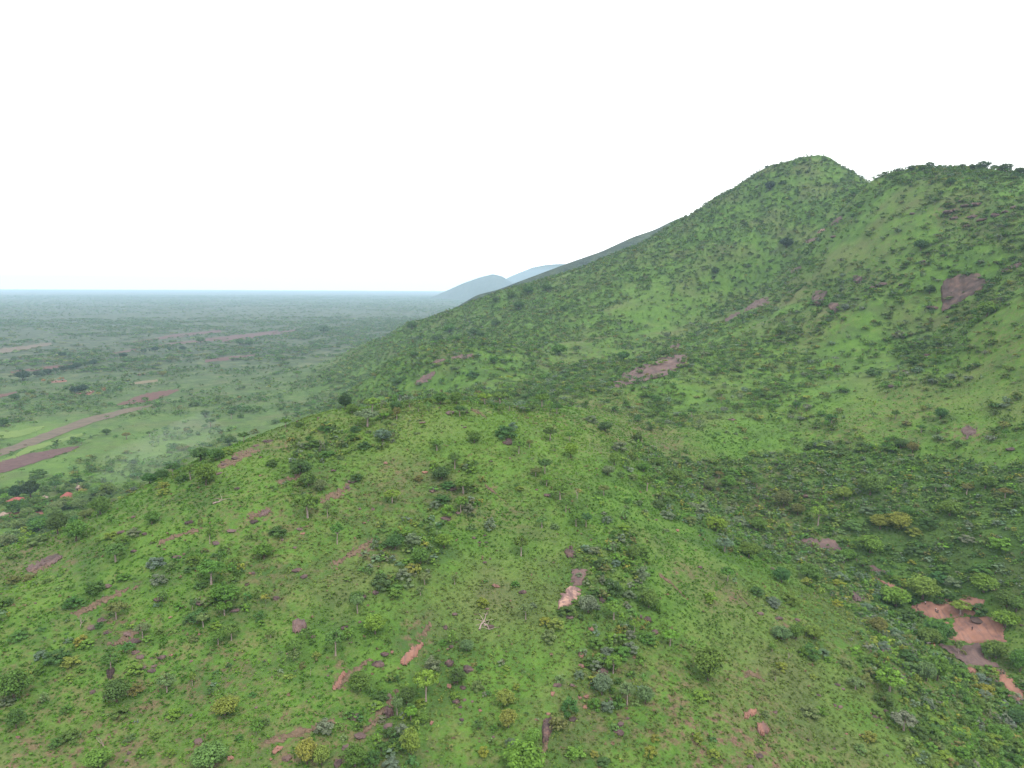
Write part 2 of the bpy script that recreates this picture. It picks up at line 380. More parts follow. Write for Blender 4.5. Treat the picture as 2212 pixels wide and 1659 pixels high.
# low detail plants for the uncountable cover
def lod(form,nl,nf,size,k,seed,trunk=True):
    out=[]
    for i in range(k):
        V,sh,L=leaves(form,nl,nf,size,seed+i*13,.8)
        tm=np.zeros(len(V))
        if trunk and form!='bush':
            h=.62; t=.02; q=np.array([[-t,0,0],[t,0,0],[t*.7,0,h],[-t*.7,0,h],[0,-t,0],[0,t,0],[0,t*.7,h],[0,-t*.7,h]])
            V=np.r_[V,q]; sh=np.r_[sh,np.ones((8,3))]; tm=np.r_[tm,np.ones(8)]
        out.append((V,sh,tm))
    return out
LOD={'tree2':lod('broad',14,190,.15,4,400)+lod('open',11,120,.17,3,470),'bush2':lod('bush',9,80,.22,5,500),
     'tree1':lod('broad',9,44,.27,4,600)+lod('open',8,34,.28,2,640),'bush1':lod('bush',6,22,.36,4,700),
     'tree0':lod('broad',7,16,.44,4,800,False),'bush0':lod('bush',5,10,.5,4,900)}
def tuft(seed,nb=5):
    r=np.random.default_rng(seed); V=[]
    for i in range(nb):
        p=np.r_[r.normal(size=2)*.28,r.uniform(.05,.45)]; nrm=np.array([*r.normal(size=2)*.7,1.0]); nrm/=np.linalg.norm(nrm)
        a=np.cross(nrm,r.normal(size=3)); a/=np.linalg.norm(a); b=np.cross(nrm,a); s=r.uniform(.3,.6)
        V+=[p-a*s,p-b*s*.5,p+a*s,p+b*s*.5]
    V=np.array(V); sh=np.repeat(r.uniform(.8,1.2,nb),4)[:,None]*np.ones((1,3)); return V,sh,np.zeros(len(V))
TUFT=[tuft(i) for i in range(8)]
def scatter(name,protos,P,W,H,col,label,cat,group=None):
    """many plants nobody could count, as one mesh"""
    N=len(P); rot=rng.uniform(0,6.283,N); var=rng.integers(0,len(protos),N); VV=[];CC=[]
    for k,(V,sh,tm) in enumerate(protos):
        s=np.nonzero(var==k)[0]
        if not len(s): continue
        c,sn=np.cos(rot[s])[:,None],np.sin(rot[s])[:,None]
        x=(V[:,0][None]*c-V[:,1][None]*sn)*W[s][:,None]+P[s,0][:,None]
        y=(V[:,0][None]*sn+V[:,1][None]*c)*W[s][:,None]+P[s,1][:,None]
        z=V[:,2][None]*H[s][:,None]+P[s,2][:,None]
        VV.append(np.stack([x,y,z],-1).reshape(-1,3))
        cc=col[s][:,None,:]*sh[None]; t=tm[None,:,None]; cc=cc*(1-t)+np.array([.30,.27,.22])*t
        CC.append(cc.reshape(-1,3))
    V=np.concatenate(VV); me=mesh_np(name,V,np.arange(len(V)).reshape(-1,4),M['plants'],np.concatenate(CC))
    o=link(bpy.data.objects.new(name,me)); setp(o,label,cat,group,'stuff'); return o
# ---------------- areas of the picture, as outlines over the frame ----------------
AREA=[ # outline, tree factor, bush factor
([(1330,960),(1500,985),(1800,955),(2212,1010),(2400,1010),(2400,1300),(2212,1300),(2050,1330),(1900,1270),(1750,1200),(1600,1150),(1400,1060)],3.5,14.0),
([(1400,1070),(1560,1110),(1750,1180),(1900,1260),(1990,1330),(1930,1350),(1800,1290),(1650,1210),(1420,1110)],1.8,14.0),
([(1080,845),(1140,795),(1280,800),(1420,750),(1500,720),(1430,790),(1300,860),(1150,885)],3.0,4.5),
([(1915,690),(1990,690),(2030,770),(1990,800),(1940,790)],6.0,7.0),
([(1740,600),(1850,580),(1950,600),(1930,660),(1780,680)],3.0,4.0),
([(1990,410),(2212,420),(2212,540),(2100,530)],3.0,4.0),
([(1240,1180),(1370,1150),(1420,1300),(1400,1520),(1270,1540),(1235,1300)],1.2,9.0),
([(790,1150),(930,1120),(960,1200),(910,1270),(780,1260)],.8,9.0),
([(920,1000),(1010,1010),(1030,1110),(920,1110)],.8,7.0),
([(740,850),(1000,850),(1200,865),(1200,905),(740,900)],4.0,4.0),
([(0,1060),(200,1010),(480,935),(510,970),(260,1100),(0,1240)],9.0,4.0),
([(1870,365),(1950,355),(2050,345),(2212,355),(2212,400),(2000,392),(1880,405)],10.0,5.0),
([(1440,490),(1560,410),(1660,355),(1760,325),(1870,375),(1850,395),(1750,350),(1600,430),(1450,510)],4.0,3.0),
([(780,1500),(900,1470),(880,1659),(740,1659)],.6,7.0),
([(1880,1290),(2212,1480),(2400,1480),(2400,1760),(2060,1760),(1880,1460)],.9,7.0),
([(600,960),(830,900),(840,960),(640,1020)],1.2,5.0),
([(380,1190),(520,1180),(530,1330),(400,1330)],.8,4.5),([(600,990),(700,980),(720,1110),(610,1110)],.8,4.5),([(60,1390),(330,1260),(340,1330),(120,1450)],.6,4.5),([(1130,990),(1260,1000),(1280,1110),(1180,1110)],1,3.5),([(1500,1230),(1850,1300),(1960,1520),(1700,1400)],.9,3.5),([(500,1490),(560,1480),(560,1560),(480,1560)],.5,3),
([(1200,900),(1350,960),(1480,1080),(1420,1100),(1290,990)],.8,2.0),
([(880,700),(1500,480),(1660,380),(1860,400),(1700,480),(1300,660),(950,800)],2.4,2.6),
([(700,790),(900,700),(1000,800),(850,870),(700,850)],1.8,2.0),
]
def inpoly(u,v,poly):
    c=np.zeros(len(u),bool); n_=len(poly)
    for i in range(n_):
        x1,y1=poly[i]; x2,y2=poly[(i+1)%n_]
        if y1==y2: continue
        c^=((y1>v)!=(y2>v))&(u<(x2-x1)*(v-y1)/(y2-y1)+x1)
    return c
def rough_edge(x,y,u,v):
    t=np.arctan2(x,y)*38; l=np.log(np.hypot(x,y))*30
    return u+38*fbm(t,l,131,4),v+20*fbm(t+50,l,137,4)
FIELDS=[ # material, upper edge, lower edge
('field',[(-30,1003),(67,979),(120,971),(170,964)],[(-30,1034),(60,1005),(143,979),(172,966)],'brown ploughed field at the left edge below the longer strip'),
('field_red',[(253,874),(290,859),(320,849),(384,841)],[(253,876),(317,870),(350,859),(387,844)],'reddish ploughed field, lens shaped, below the big dark trees'),
('field_grey',[(-15,976),(73,946),(133,922),(200,899),(267,884),(330,874)],[(-15,992),(77,960),(140,936),(207,912),(267,895),(331,876)],'long grey brown field strip running across the plain'),
('field_red',[(-15,853),(15,850),(36,846)],[(-15,862),(15,856),(37,848)],'small red soil field at the left edge'),
('field',[(287,738),(380,722),(477,713)],[(287,740),(380,729),(478,717)],'brown field strip'),
('field',[(340,745),(450,731),(600,714)],[(340,748),(450,738),(601,718)],'longest brown field strip'),
('field_red',[(23,803),(90,793),(157,786)],[(23,807),(90,800),(158,790)],'pinkish field strip above the row of dark trees'),
('field',[(233,764),(293,754)],[(233,768),(294,758)],'short brown field strip'),
('field_pale',[(280,828),(310,823),(340,820)],[(280,831),(310,829),(341,824)],'pale stubble field strip'),
('field',[(443,778),(500,770),(552,766)],[(443,783),(500,778),(553,771)],'brown field strip near the foot of the hill'),
('field_grey',[(-10,755),(50,748),(110,740)],[(-10,765),(50,757),(112,745)],'beige open field'),
('field',[(480,735),(560,722),(640,712)],[(480,739),(560,728),(641,716)],'thin brown field strip'),
('field_green',[(-15,936),(40,930),(95,920)],[(-15,950),(40,945),(97,926)],'bright green crop field'),
('field_green',[(-15,1000),(30,985),(60,966),(180,935)],[(-15,1003),(34,991),(70,975),(182,941)],'bright green strip between two brown fields'),
]
# ---------------- ground sheet ----------------
nT,nR=Z_.shape
V=np.stack([X_,Y_,Z_],-1).reshape(-1,3)
ii,jj=np.meshgrid(np.arange(nT-1),np.arange(nR-1),indexing='ij'); a=ii*nR+jj
Fq=np.stack([a,a+nR,a+nR+1,a+1],-1).reshape(-1,4)[:,::-1]
Fq=np.concatenate([Fq,np.stack([(nT-1)*nR+np.arange(nR-1),np.arange(nR-1),np.arange(1,nR),(nT-1)*nR+np.arange(1,nR)],-1)[:,::-1]])
c0=len(V); V=np.concatenate([V,[[0,0,float(Z_[:,0].mean())]]])
gm=mesh_np('ground',V,Fq,M['ground'],smooth=True)
rr=np.hypot(V[:,0],V[:,1]); zz=V[:,2]
hill=np.clip(zz/20,0,1); hill2=np.clip((zz-2)/70,0,1)
soilm=np.clip(.20+.75*fbm(V[:,0]/70,V[:,1]/70,77,3),0,1)*hill*np.clip(1.3-rr/900,.25,1)
SOIL=[(560,1115,60,16,1),(800,1190,60,25,1),(110,1215,60,16,1),(250,1350,90,25,.9),(900,1380,35,50,1),(740,1470,40,60,.9),(850,1010,40,20,.7),(620,960,60,15,.7),(1760,1180,60,16,1),
 (2090,935,60,22,1),(1950,940,60,25,.5),(2060,940,50,20,.8),(1040,890,25,8,1),(1060,1050,30,12,.8),(1620,1460,40,20,.9),(1580,1290,25,20,.7),(1500,1450,80,15,.35),(1330,1450,60,80,.6),(1100,1660,60,30,.4),
 (1700,1350,40,20,.8),(1850,1290,30,15,.9),(440,1410,60,30,.4),(1480,900,60,10,.6),(2060,460,60,30,.8),(1900,600,60,30,.6),(930,1010,40,30,.5),(1020,985,25,20,.4),(1470,1240,30,25,.8),(1930,1440,60,25,.8),(2100,1460,60,50,.6),(1540,1300,40,40,.4),(700,1240,60,30,.4)]
U,Vv,dp=proj(V[:,0],V[:,1],V[:,2])
vis=(dp>80)&(U>-400)&(U<2620)&(Vv>300)&(Vv<1950)
vi=np.nonzero(vis)[0]; vi=vi[visible(V[vi,0],V[vi,1],V[vi,2])]
for u,v,su,sv,k in SOIL: soilm[vi]=np.maximum(soilm[vi],k*1.2*np.exp(-((U[vi]-u)/su)**2-((Vv[vi]-v)/sv)**2))
LUSH=[(1000,935,230,55,.5),(1150,1000,160,60,.3),(1750,880,260,60,.3),(1900,560,160,70,.2),(1350,640,160,60,.2),(920,930,60,60,.5),(1200,960,90,40,.6),(1650,1120,100,20,.2),(500,1010,80,40,.4),(300,1150,120,30,.3),(60,1280,60,40,.3),(1480,790,120,20,.4),(1650,780,200,60,.25),(2100,860,110,70,.35),(760,800,60,20,.3),(160,1010,200,40,.4),(80,930,90,20,.6),(350,960,150,30,.35),(300,900,120,12,.2),(1850,820,100,40,.25)]
lush=np.zeros(len(V))
for u,v,su,sv,k in LUSH: lush[vi]=np.maximum(lush[vi],k*np.exp(-((U[vi]-u)/su)**2-((Vv[vi]-v)/sv)**2))
cov=np.ones((len(V),4),np.float32); cov[:,0]=np.clip(soilm,0,1); cov[:,1]=np.clip((rr-450)/1300,0,1)*(1-hill2)*.92
U2,V2=rough_edge(V[vi,0],V[vi,1],U[vi],Vv[vi])
for poly,_,fb in AREA[:9]+AREA[11:13]:
    q=vi[inpoly(U2,V2,poly)]; cov[q,1]=np.maximum(cov[q,1],.27 if fb>12 else .14)
cov[vi,1]=np.maximum(cov[vi,1],np.clip((rr[vi]-650)/600,0,1)*.10*hill[vi])
cov[:,0]=np.clip(soilm,0,1); cov[:,2]=lush
at_=gm.attributes.new('cover','FLOAT_COLOR','POINT'); at_.data.foreach_set('color',cov.ravel())
go=link(bpy.data.objects.new('ground',gm)); setp(go,kind='structure')
# cap under the camera
# ---------------- far hills ----------------
def ridge(name,line,dist,depth,seed,foot=0.0,mt='hills'):
    """a hill range: skyline points (frame) at their distance, with slopes to both sides"""
    us=np.array([p[0] for p in line],float); vs=np.array([p[1] for p in line],float)
    uu=np.linspace(us[0],us[-1],150); v2=np.interp(uu,us,vs)
    k=np.array([1,2,3,2,1])/9.; v2=np.convolve(np.pad(v2,2,'edge'),k,'valid')
    a,b,c=ray(uu,v2); dd=np.interp(uu,us,np.array([p[2] if len(p)>2 else dist for p in line],float))
    x=a/b*dd; y=dd; z=CAMZ+c/b*dd
    rows=[]
    for s in np.linspace(-1,1,61):
        f=(1-abs(s))**1.25; off=s*depth
        yy=y+off*np.clip(z/np.max(z),.25,1); xx=x*(1+0*off)
        nz=fbm(xx/(depth*.22),yy/(depth*.5),seed,4)*np.max(z)*.10*(f*(1-f)*4)
        rows.append(np.stack([xx,yy,z*f+nz+foot*0-4*(1-f)],-1))
    Vh=np.array(rows); nr,nc=Vh.shape[:2]; Vh=Vh.reshape(-1,3)
    i,j=np.meshgrid(np.arange(nr-1),np.arange(nc-1),indexing='ij'); q=i*nc+j
    me=mesh_np(name,Vh,np.stack([q,q+1,q+nc+1,q+nc],-1).reshape(-1,4),M[mt],smooth=True)
    o=link(bpy.data.objects.new(name,me)); setp(o,kind='structure'); return Vh
m,n=mat('hills'); M['hills']=m; g=nd(n,'ShaderNodeNewGeometry')
finish(n,ramp(n,noise(n,g.outputs['Position'],.02,6,.7),[(.35,(.018,.032,.018)),(.5,(.035,.06,.024)),(.65,(.065,.10,.035))]),.95,noise(n,g.outputs['Position'],.05,5,.7),1,12)
ridge('hills',[(915,650),(930,643),(960,630),(1000,612),(1040,598),(1065,592),(1085,597),(1100,607),(1130,622),(1160,640),(1180,655)],9500,2000,5)
ridge('hills',[(1060,634),(1085,606),(1110,594),(1150,578),(1180,572),(1210,570),(1240,571),(1290,572),(1350,566),(1420,575),(1520,600)],12500,2600,8)
ridge('hills',[(850,728,2500),(985,664),(1030,637),(1075,626),(1114,611),(1170,590),(1231,567),(1300,543),(1367,512),(1415,496),(1450,478),(1475,468),(1520,462),(1600,480),(1700,560)],2500,650,12)
# ---------------- draped patches ----------------
def resample(line,k):
    line=np.array(line,float); d=np.r_[0,np.cumsum(np.hypot(*np.diff(line,axis=0).T))]; t=np.linspace(0,d[-1],k)
    return np.stack([np.interp(t,d,line[:,0]),np.interp(t,d,line[:,1])],-1)
def drape(name,A,B,mt,lift,nu=60,nv=24,jit=0.0,bulge=0.0,seed=0,brk=.30):
    A=resample(A,nu); B=resample(B,nu); rows=[]
    for t in np.linspace(0,1,nv):
        L=A*(1-t)+B*t
        if jit:
            e=fbm(np.arange(nu)/3.0,np.full(nu,t*5+seed*3.1),seed,3)*jit
            w=np.linalg.norm(A-B,axis=1)[:,None]; nrm=(B-A)/np.maximum(w,1e-6); L=L+nrm*(e[:,None])*np.minimum(w/12,1)
        rows.append([cast(u,v) for u,v in L])
    G=np.array(rows); t=np.linspace(0,1,nv)[:,None]; s=np.linspace(0,1,nu)[None]
    if bulge:
        e=np.minimum(np.minimum(t,1-t)*3.2,1)*np.minimum(np.minimum(s,1-s)*7,1)
        wl=float(np.median(np.linalg.norm(G[0]-G[-1],axis=1))); wl=max(wl*.45,1.5)
        e2=e*1.1-brk+(.75*fbm(G[...,0]/wl,G[...,1]/wl,seed,4)+.35*fbm(G[...,0]/wl*5,G[...,1]/wl*5,seed+9,3))*(1.1-.45*e)
        G[...,2]+=np.where(e2>0,(lift+bulge)*np.sqrt(np.clip(e2,0,1)),3.0*e2-.1)+fbm(G[...,0]/3,G[...,1]/3,seed,4)*min(.3,bulge*.4)*e
    else: G[...,2]+=lift
    i,j=np.meshgrid(np.arange(nv-1),np.arange(nu-1),indexing='ij'); q=i*nu+j
    me=mesh_np(name,G.reshape(-1,3),np.stack([q,q+nu,q+nu+1,q+1],-1).reshape(-1,4),M[mt],smooth=True)
    return link(bpy.data.objects.new(name,me)),G
for mt,A,B,lab in FIELDS:
    o,_=drape('field',A,B,mt,.35,60,8,jit=1.5 if mt!='field_pale' else .6,seed=len(lab)); setp(o,kind='structure')
def T(tile,x,y):
    ox,oy={'A':(0,823),'B':(737.3,823),'C':(1474.6,823),'D':(0,1152),'E':(737.3,1152),'F':(1474.6,1152),'G':(0,548.6),'H':(737.3,438.9),'I':(1474.6,301.7)}.get(tile,(0,0))
    if tile=='V': return (x/7.56,932.5+y/7.56)      # village close-up
    if tile=='S': return (1919.9+x/5.04,1234.2+y/5.04) # orange slab close-up
    if tile=='P': return (x/5.76,603.4+y/5.76)      # plain close-up
    return (ox+x/3.0,oy+y/3.0)
for mt,tile,A,B in [('yard','V',[(470,1170),(560,1190),(720,1200),(850,1120),(900,1110)],[(480,1230),(560,1215),(740,1235),(860,1180),(905,1130)]),
    ('yard','V',[(120,1320),(300,1310),(450,1300),(700,1290)],[(130,1390),(300,1420),(470,1400),(710,1350)]),
    ('yard','P',[(920,1420),(1000,1400),(1100,1385),(1170,1375)],[(930,1428),(1010,1430),(1110,1440),(1175,1400)]),
    ('yard','P',[(640,1270),(700,1262),(830,1255)],[(640,1290),(700,1288),(832,1275)])]:
    o,_=drape('bare_earth',[T(tile,*p) for p in A],[T(tile,*p) for p in B],mt,.3,30,6,jit=1.0,seed=4); setp(o,kind='structure')
# footpaths
for P_,wd in (([(1600,1500),(1640,1496),(1680,1484),(1720,1476),(1760,1462)],.35),([(1545,635+90),(1538,690),(1537,655)],.5),([(1780,770+0),(1830,745),(1900,712),(1960,680)],.4)):
    pass
SLABS=[ # tile, edge A, edge B, material, bulge, label
('S',[(240,370),(400,350),(540,320),(680,330),(850,320),(1000,300),(1050,285)],[(260,450),(400,510),(560,520),(680,490),(860,470),(960,440),(1060,310)],'orange_rock',.5,'pale orange rock slab where three people stand, topmost of the big bare rocks'),
('S',[(680,500),(690,620),(730,740),(900,800)],[(1110,480),(1140,560),(1180,700),(1300,785)],'orange_rock',.6,'broad orange rock slab with dark water streaks and one dark figure on it'),
('S',[(560,790),(680,860),(780,940),(900,1030)],[(900,790),(980,850),(1080,960),(1170,1050)],'slab_rock',.5,'grey streaked orange rock slab below the broad one'),
('S',[(1150,1040),(1200,1180),(1300,1330),(1430,1450)],[(1230,1060),(1300,1160),(1400,1280),(1490,1360)],'orange_rock',.4,'narrow orange rock slab running down to the right edge'),
('S',[(0,130),(100,165),(210,220)],[(0,158),(100,200),(220,260)],'orange_rock',.3,'thin orange rock band above the big slabs'),
('S',[(850,1040),(950,1080)],[(860,1110),(960,1120)],'orange_rock',.3,'small orange rock patch among the bushes beside the streaked slab'),
('C',[(760,1025),(850,1020),(960,1020),(1030,1080)],[(770,1040),(850,1075),(960,1100),(1040,1110)],'slab_rock',.3,'brown rock slab in the thicket along the ravine'),
('C',[(1120,1150),(1200,1190),(1320,1235)],[(1130,1180),(1220,1225),(1325,1250)],'slab_rock',.3,'thin brown rock band below the slab in the ravine thicket'),
('C',[(1230,1255),(1320,1310),(1450,1370)],[(1235,1270),(1330,1330),(1460,1400)],'orange_rock',.3,'thin orange rock band leading down the ravine to the big slabs'),
('E',[(1510,225),(1505,290),(1500,345)],[(1605,225),(1575,290),(1562,350)],'slab_rock',.4,'brown upper part of the long rock strip on the near hill'),
('E',[(1500,330),(1455,385),(1412,430),(1402,500)],[(1562,345),(1535,400),(1512,440),(1432,492)],'pale_rock',.4,'long pale rock strip, light coloured at its lower end, on the near hill'),
('E',[(545,700),(485,735),(400,815),(385,850)],[(553,712),(505,770),(450,830),(402,862)],'orange_rock',.5,'short orange rock streak pointing down left on the near slope'),
('D',[(1895,590),(1930,565),(1985,585)],[(1895,640),(1935,640),(1992,620)],'slab_rock',.8,'rounded pink rock dome lying alone in the grass'),
('D',[(2150,1010),(2180,960),(2230,900)],[(2160,1025),(2200,990),(2245,915)],'orange_rock',.4,'slanting orange rock streak above the round bushes on the near slope'),
('A',[(1670,880),(1700,850),(1745,835)],[(1675,890),(1715,872),(1752,845)],'slab_rock',.3,'pinkish rock streak high on the left slope of the near hill'),
('A',[(170,1225),(230,1180),(300,1150),(400,1125)],[(180,1240),(240,1220),(320,1190),(405,1145)],'slab_rock',.4,'brown broken rock band at the left foot of the near hill'),
('F',[(1290,755),(1320,750),(1365,765)],[(1285,795),(1320,810),(1365,800)],'slab_rock',.5,'pink grey rock slab between pale bushes left of the big slabs'),
('F',[(1095,390),(1130,385),(1185,400)],[(1100,425),(1135,435),(1185,430)],'slab_rock',.4,'grey pink rock patch beside a silver bush'),
('F',[(475,1245),(520,1240),(565,1275)],[(485,1290),(520,1310),(560,1295)],'orange_rock',.4,'pinkish rock patch in the grass of the lower right slope'),
('F',[(395,1155),(430,1150),(480,1155)],[(400,1200),(430,1190),(480,1175)],'orange_rock',.3,'small two part rock patch above the pinkish one on the lower right slope'),
('E',[(1300,1260),(1340,1215),(1365,1200)],[(1300,1390),(1345,1330),(1375,1260)],'rock',.6,'upright grey brown rock streak right of the yellow green tree'),
('E',[(280,1150),(300,1130),(340,1150)],[(275,1185),(310,1190),(345,1175)],'rock',1.0,'humped brown rock beside a pale trunked tree on the lower slope'),
('C',[(1795,305),(1850,295),(1910,315)],[(1800,330),(1840,370),(1915,340)],'slab_rock',.5,'reddish bare rock patch on the valley side'),
('H',[(1745,1180),(1850,1110),(2000,1040),(2190,988),(2240,985)],[(1780,1198),(1920,1155),(2060,1115),(2185,1062),(2240,1040)],'slab_rock',.8,'large brown rock slab on the spur of the mountain'),
('H',[(2105,962),(2150,925),(2190,912)],[(2115,968),(2165,950),(2193,925)],'slab_rock',.5,'small brown rock slab just above the large slab on the spur'),
('H',[(472,1168),(530,1120),(605,1092)],[(480,1178),(560,1150),(612,1100)],'slab_rock',.5,'dark pointed rock slab on the left flank of the mountain'),
('H',[(570,1035),(620,1020),(680,1008)],[(572,1042),(625,1032),(682,1018)],'slab_rock',.4,'thin brown rock band on the left flank of the mountain'),
('H',[(700,1000),(790,985),(870,975)],[(705,1012),(800,1005),(872,990)],'slab_rock',.4,'pale brown rock band right of the thin one on the left flank'),
('I',[(396,1095),(480,1045),(545,1015)],[(400,1112),(500,1085),(588,1042)],'slab_rock',.6,'pinkish rock slab high on the spur'),
('I',[(265,1165),(310,1140),(368,1118)],[(272,1180),(320,1165),(372,1130)],'slab_rock',.5,'pinkish rock slab lower down the spur than its larger twin'),
('I',[(700,855),(735,835),(768,822)],[(702,868),(740,850),(770,834)],'slab_rock',.5,'small rock patch in the middle of the mountain slope'),
('I',[(795,660),(840,645),(880,635)],[(800,672),(845,660),(885,645)],'slab_rock',.5,'rock ledge below the summit, lowest of three'),
('I',[(868,600),(900,585),(922,578)],[(872,608),(905,596),(926,588)],'pale_rock',.5,'pale rock ledge below the summit, middle of three'),
('I',[(955,555),(990,520),(1030,500)],[(965,562),(1005,535),(1038,512)],'slab_rock',.5,'rock ledge below the summit, topmost of three'),
('I',[(1662,905),(1720,898),(1800,915),(1890,898),(1975,950)],[(1668,990),(1690,1090),(1745,1072),(1840,1030),(1945,980)],'dark_rock',2.0,'great dark rock face at the head of the right hand gully'),
('I',[(835,1040),(870,1005),(935,1000)],[(838,1070),(880,1075),(930,1040)],'dark_rock',3.0,'dark grey outcrop under bushes, upper one of two on the mountain'),
('I',[(940,1085),(980,1072),(1015,1080)],[(945,1110),(985,1120),(1012,1108)],'dark_rock',3.0,'dark grey outcrop under bushes, lower one of two on the mountain'),
('I',[(1100,900),(1130,890),(1165,900)],[(1105,920),(1135,930),(1162,915)],'dark_rock',1.5,'low dark outcrop in the bushes above the two grey ones'),
('I',[(2065,850),(2130,820),(2200,785)],[(2070,862),(2140,840),(2205,805)],'slab_rock',.5,'pale brown ledge above the great rock face near the right edge'),
('E',[(1445,125),(1480,100),(1520,115)],[(1450,150),(1485,160),(1520,150)],'dark_rock',.5,'black wet rock patch above the long pale rock strip'),
('D',[(690,905),(720,880),(748,890)],[(690,930),(720,940),(748,915)],'dark_rock',.8,'black rock at the foot of a slender tree on the left slope'),
]
for k,(tile,A,B,mt,bl,lab) in enumerate(SLABS):
    A=np.array([T(tile,*p) for p in A],float); B=np.array([T(tile,*p) for p in B],float)
    ra=resample(A,9); rb=resample(B,9); dd=(rb-ra)*.2; ra=ra-dd; rb=rb+dd
    o,_=drape('rock_slab',ra,rb,mt,.25,60,26,jit=2.6,bulge=bl,seed=k,brk=.12 if tile in 'HI' else .30); setp(o,lab,'rock slab','bare rock slabs on the hills')
EARTH=[[(715,1495),(760,1455),(812,1415)],[(560,1610),(640,1585),(740,1555)],[(525,1122),(560,1110),(592,1100)],[(715,1225),(770,1190),(822,1160)],[(775,1600),(820,1545),(862,1490)],[(1165,1659),(1180,1610),(1192,1560)],
[(150,1335),(220,1300),(300,1262)],[(470,1010),(520,985),(570,962)],[(330,1180),(390,1155),(440,1140)],[(900,1395),(920,1365),(932,1338)],[(1420,1240),(1450,1260),(1480,1290)],[(590,1045),(640,1030),(690,1025)],[(230,1400),(270,1380),(320,1345)],[(690,1085),(725,1070),(760,1045)],
[(1590,1280),(1620,1310),(1640,1345)],[(1600,1462),(1625,1455),(1660,1475)],[(1905,1430),(1930,1445),(1960,1470)],[(1015,885),(1035,892),(1055,905)],[(60,1240),(90,1225),(130,1200)],[(1050,1052),(1065,1062),(1080,1072)]]
M['soil_streak']=plainmat('bare_soil',(.085,.075,.045),(.19,.15,.095),.9)
EARTH_P=[]
for k,L_ in enumerate(EARTH):
    L_=np.array(L_,float); w_=12+4*math.sin(k*2.1); a_=L_+[-w_*.35,-w_*.5]; b_=L_+[w_*.35,w_*.5]; EARTH_P.append([*map(tuple,a_),*map(tuple,b_[::-1])])
    o,_=drape('bare_earth',a_,b_,'soil_streak',.12,60,20,jit=6.0,bulge=.10,seed=200+k,brk=.56); setp(o,kind='structure')
# ---------------- boulders ----------------
def boulder_mesh(seed,mt):
    bm=bmesh.new(); bmesh.ops.create_icosphere(bm,subdivisions=3,radius=.5)
    co=np.array([v.co for v in bm.verts]); s=seed*3.7
    f=1+.30*fbm(co[:,0]*3+s,co[:,1]*3+co[:,2]*2,seed,3)
    for v,c,q in zip(bm.verts,co,f):
        c=np.sign(c)*np.abs(c)**.9*q; v.co=(c[0],c[1],c[2]*.8+.18)
    me=bpy.data.meshes.new('boulder'); bm.to_mesh(me); bm.free(); me.materials.append(M[mt])
    for p in me.polygons: p.use_smooth=seed%2==0
    return me
BOUL=[boulder_mesh(i,mt) for i,mt in enumerate(['rock','rock','dark_rock','slab_rock','rock','orange_rock'])]
COL={'g':(.120,.255,.055),'b':(.170,.335,.060),'y':(.235,.325,.065),'d':(.085,.190,.055),'m':(.048,.105,.050),'p':(.165,.255,.150),'o':(.165,.215,.070),'r':(.27,.18,.075),'w':(.155,.275,.095),'x':(.3,.3,.3)}
CN={'g':'mid green','b':'bright green','y':'yellow green','d':'dark green','m':'very dark green','p':'silver green','o':'olive','r':'rusty orange','w':'pale green','x':'bare'}
FN={'open':('umbrella_tree','umbrella tree','tree'),'broad':('broadleaf_tree','round tree','tree'),'slim':('slender_tree','slender tree','tree'),'bush':('bush','bush','bush'),'dead':('dead_tree','leafless tree','dead tree')}
GR={'open':'umbrella crowned trees on the hills','broad':'round crowned trees','slim':'slender trees on the slope','bush':'bushes on the slopes','dead':'leafless trees'}
LM=[((1240,1290),'the long pale rock strip'),((894,1409),'the short orange rock streak'),((2085,1360),'the big orange slabs'),((1775,1175),'the ravine rock slab'),((645,1350),'the pink rock dome'),
((1390,800),'the large slab on the spur'),((2065,635),'the great rock face'),((100,1215),'the broken rock band'),((36,1080),'the left red roofed house'),((148,1072),'the right red roofed house'),((990,1128),'the big grey boulder'),
((1047,1350),'the fallen dead tree'),((1530,1450),'the biggest tree of the slope'),((920,1490),'the tall white trunked tree'),((1130,1620),'the largest bright tree'),((1010,868),'the near hill crest'),((1755,340),'the summit'),
((172,842),'the big dark double tree'),((60,1000),'the brown ploughed field'),((320,858),'the red lens shaped field'),((120,785),'the row of dark trees'),((1232,1195),'the black wet rock'),((1635,1450),'the small pinkish rock patch'),((960,825),'the pointed dark slab'),
((455,1270),'the pale trunked tree pair'),((700,960),'the left shoulder of the crest'),((1330,960),'the right shoulder of the crest'),((1900,960),'the reddish valley patch'),((1640,660),'the pinkish spur slabs'),((400,1010),'the tree fringe by the smoke'),((700,1480),'the slanting rock streak')]
USED={}
def place_phrase(u,v):
    d=[(math.hypot(u-p[0],(v-p[1])*1.2),p,t) for p,t in LM]; d=min(d,key=lambda q:q[0])
    du,dv=u-d[1][0],v-d[1][1]
    s=('left of ' if du<0 else 'right of ') if abs(du)>abs(dv) else ('above ' if dv<0 else 'below ')
    return s+d[2]
ORD=['','second ','third ','fourth ','fifth ','sixth ','seventh ','eighth ','ninth ','tenth ']
PEND=[]   # (object, size word, colour, form, u, v)
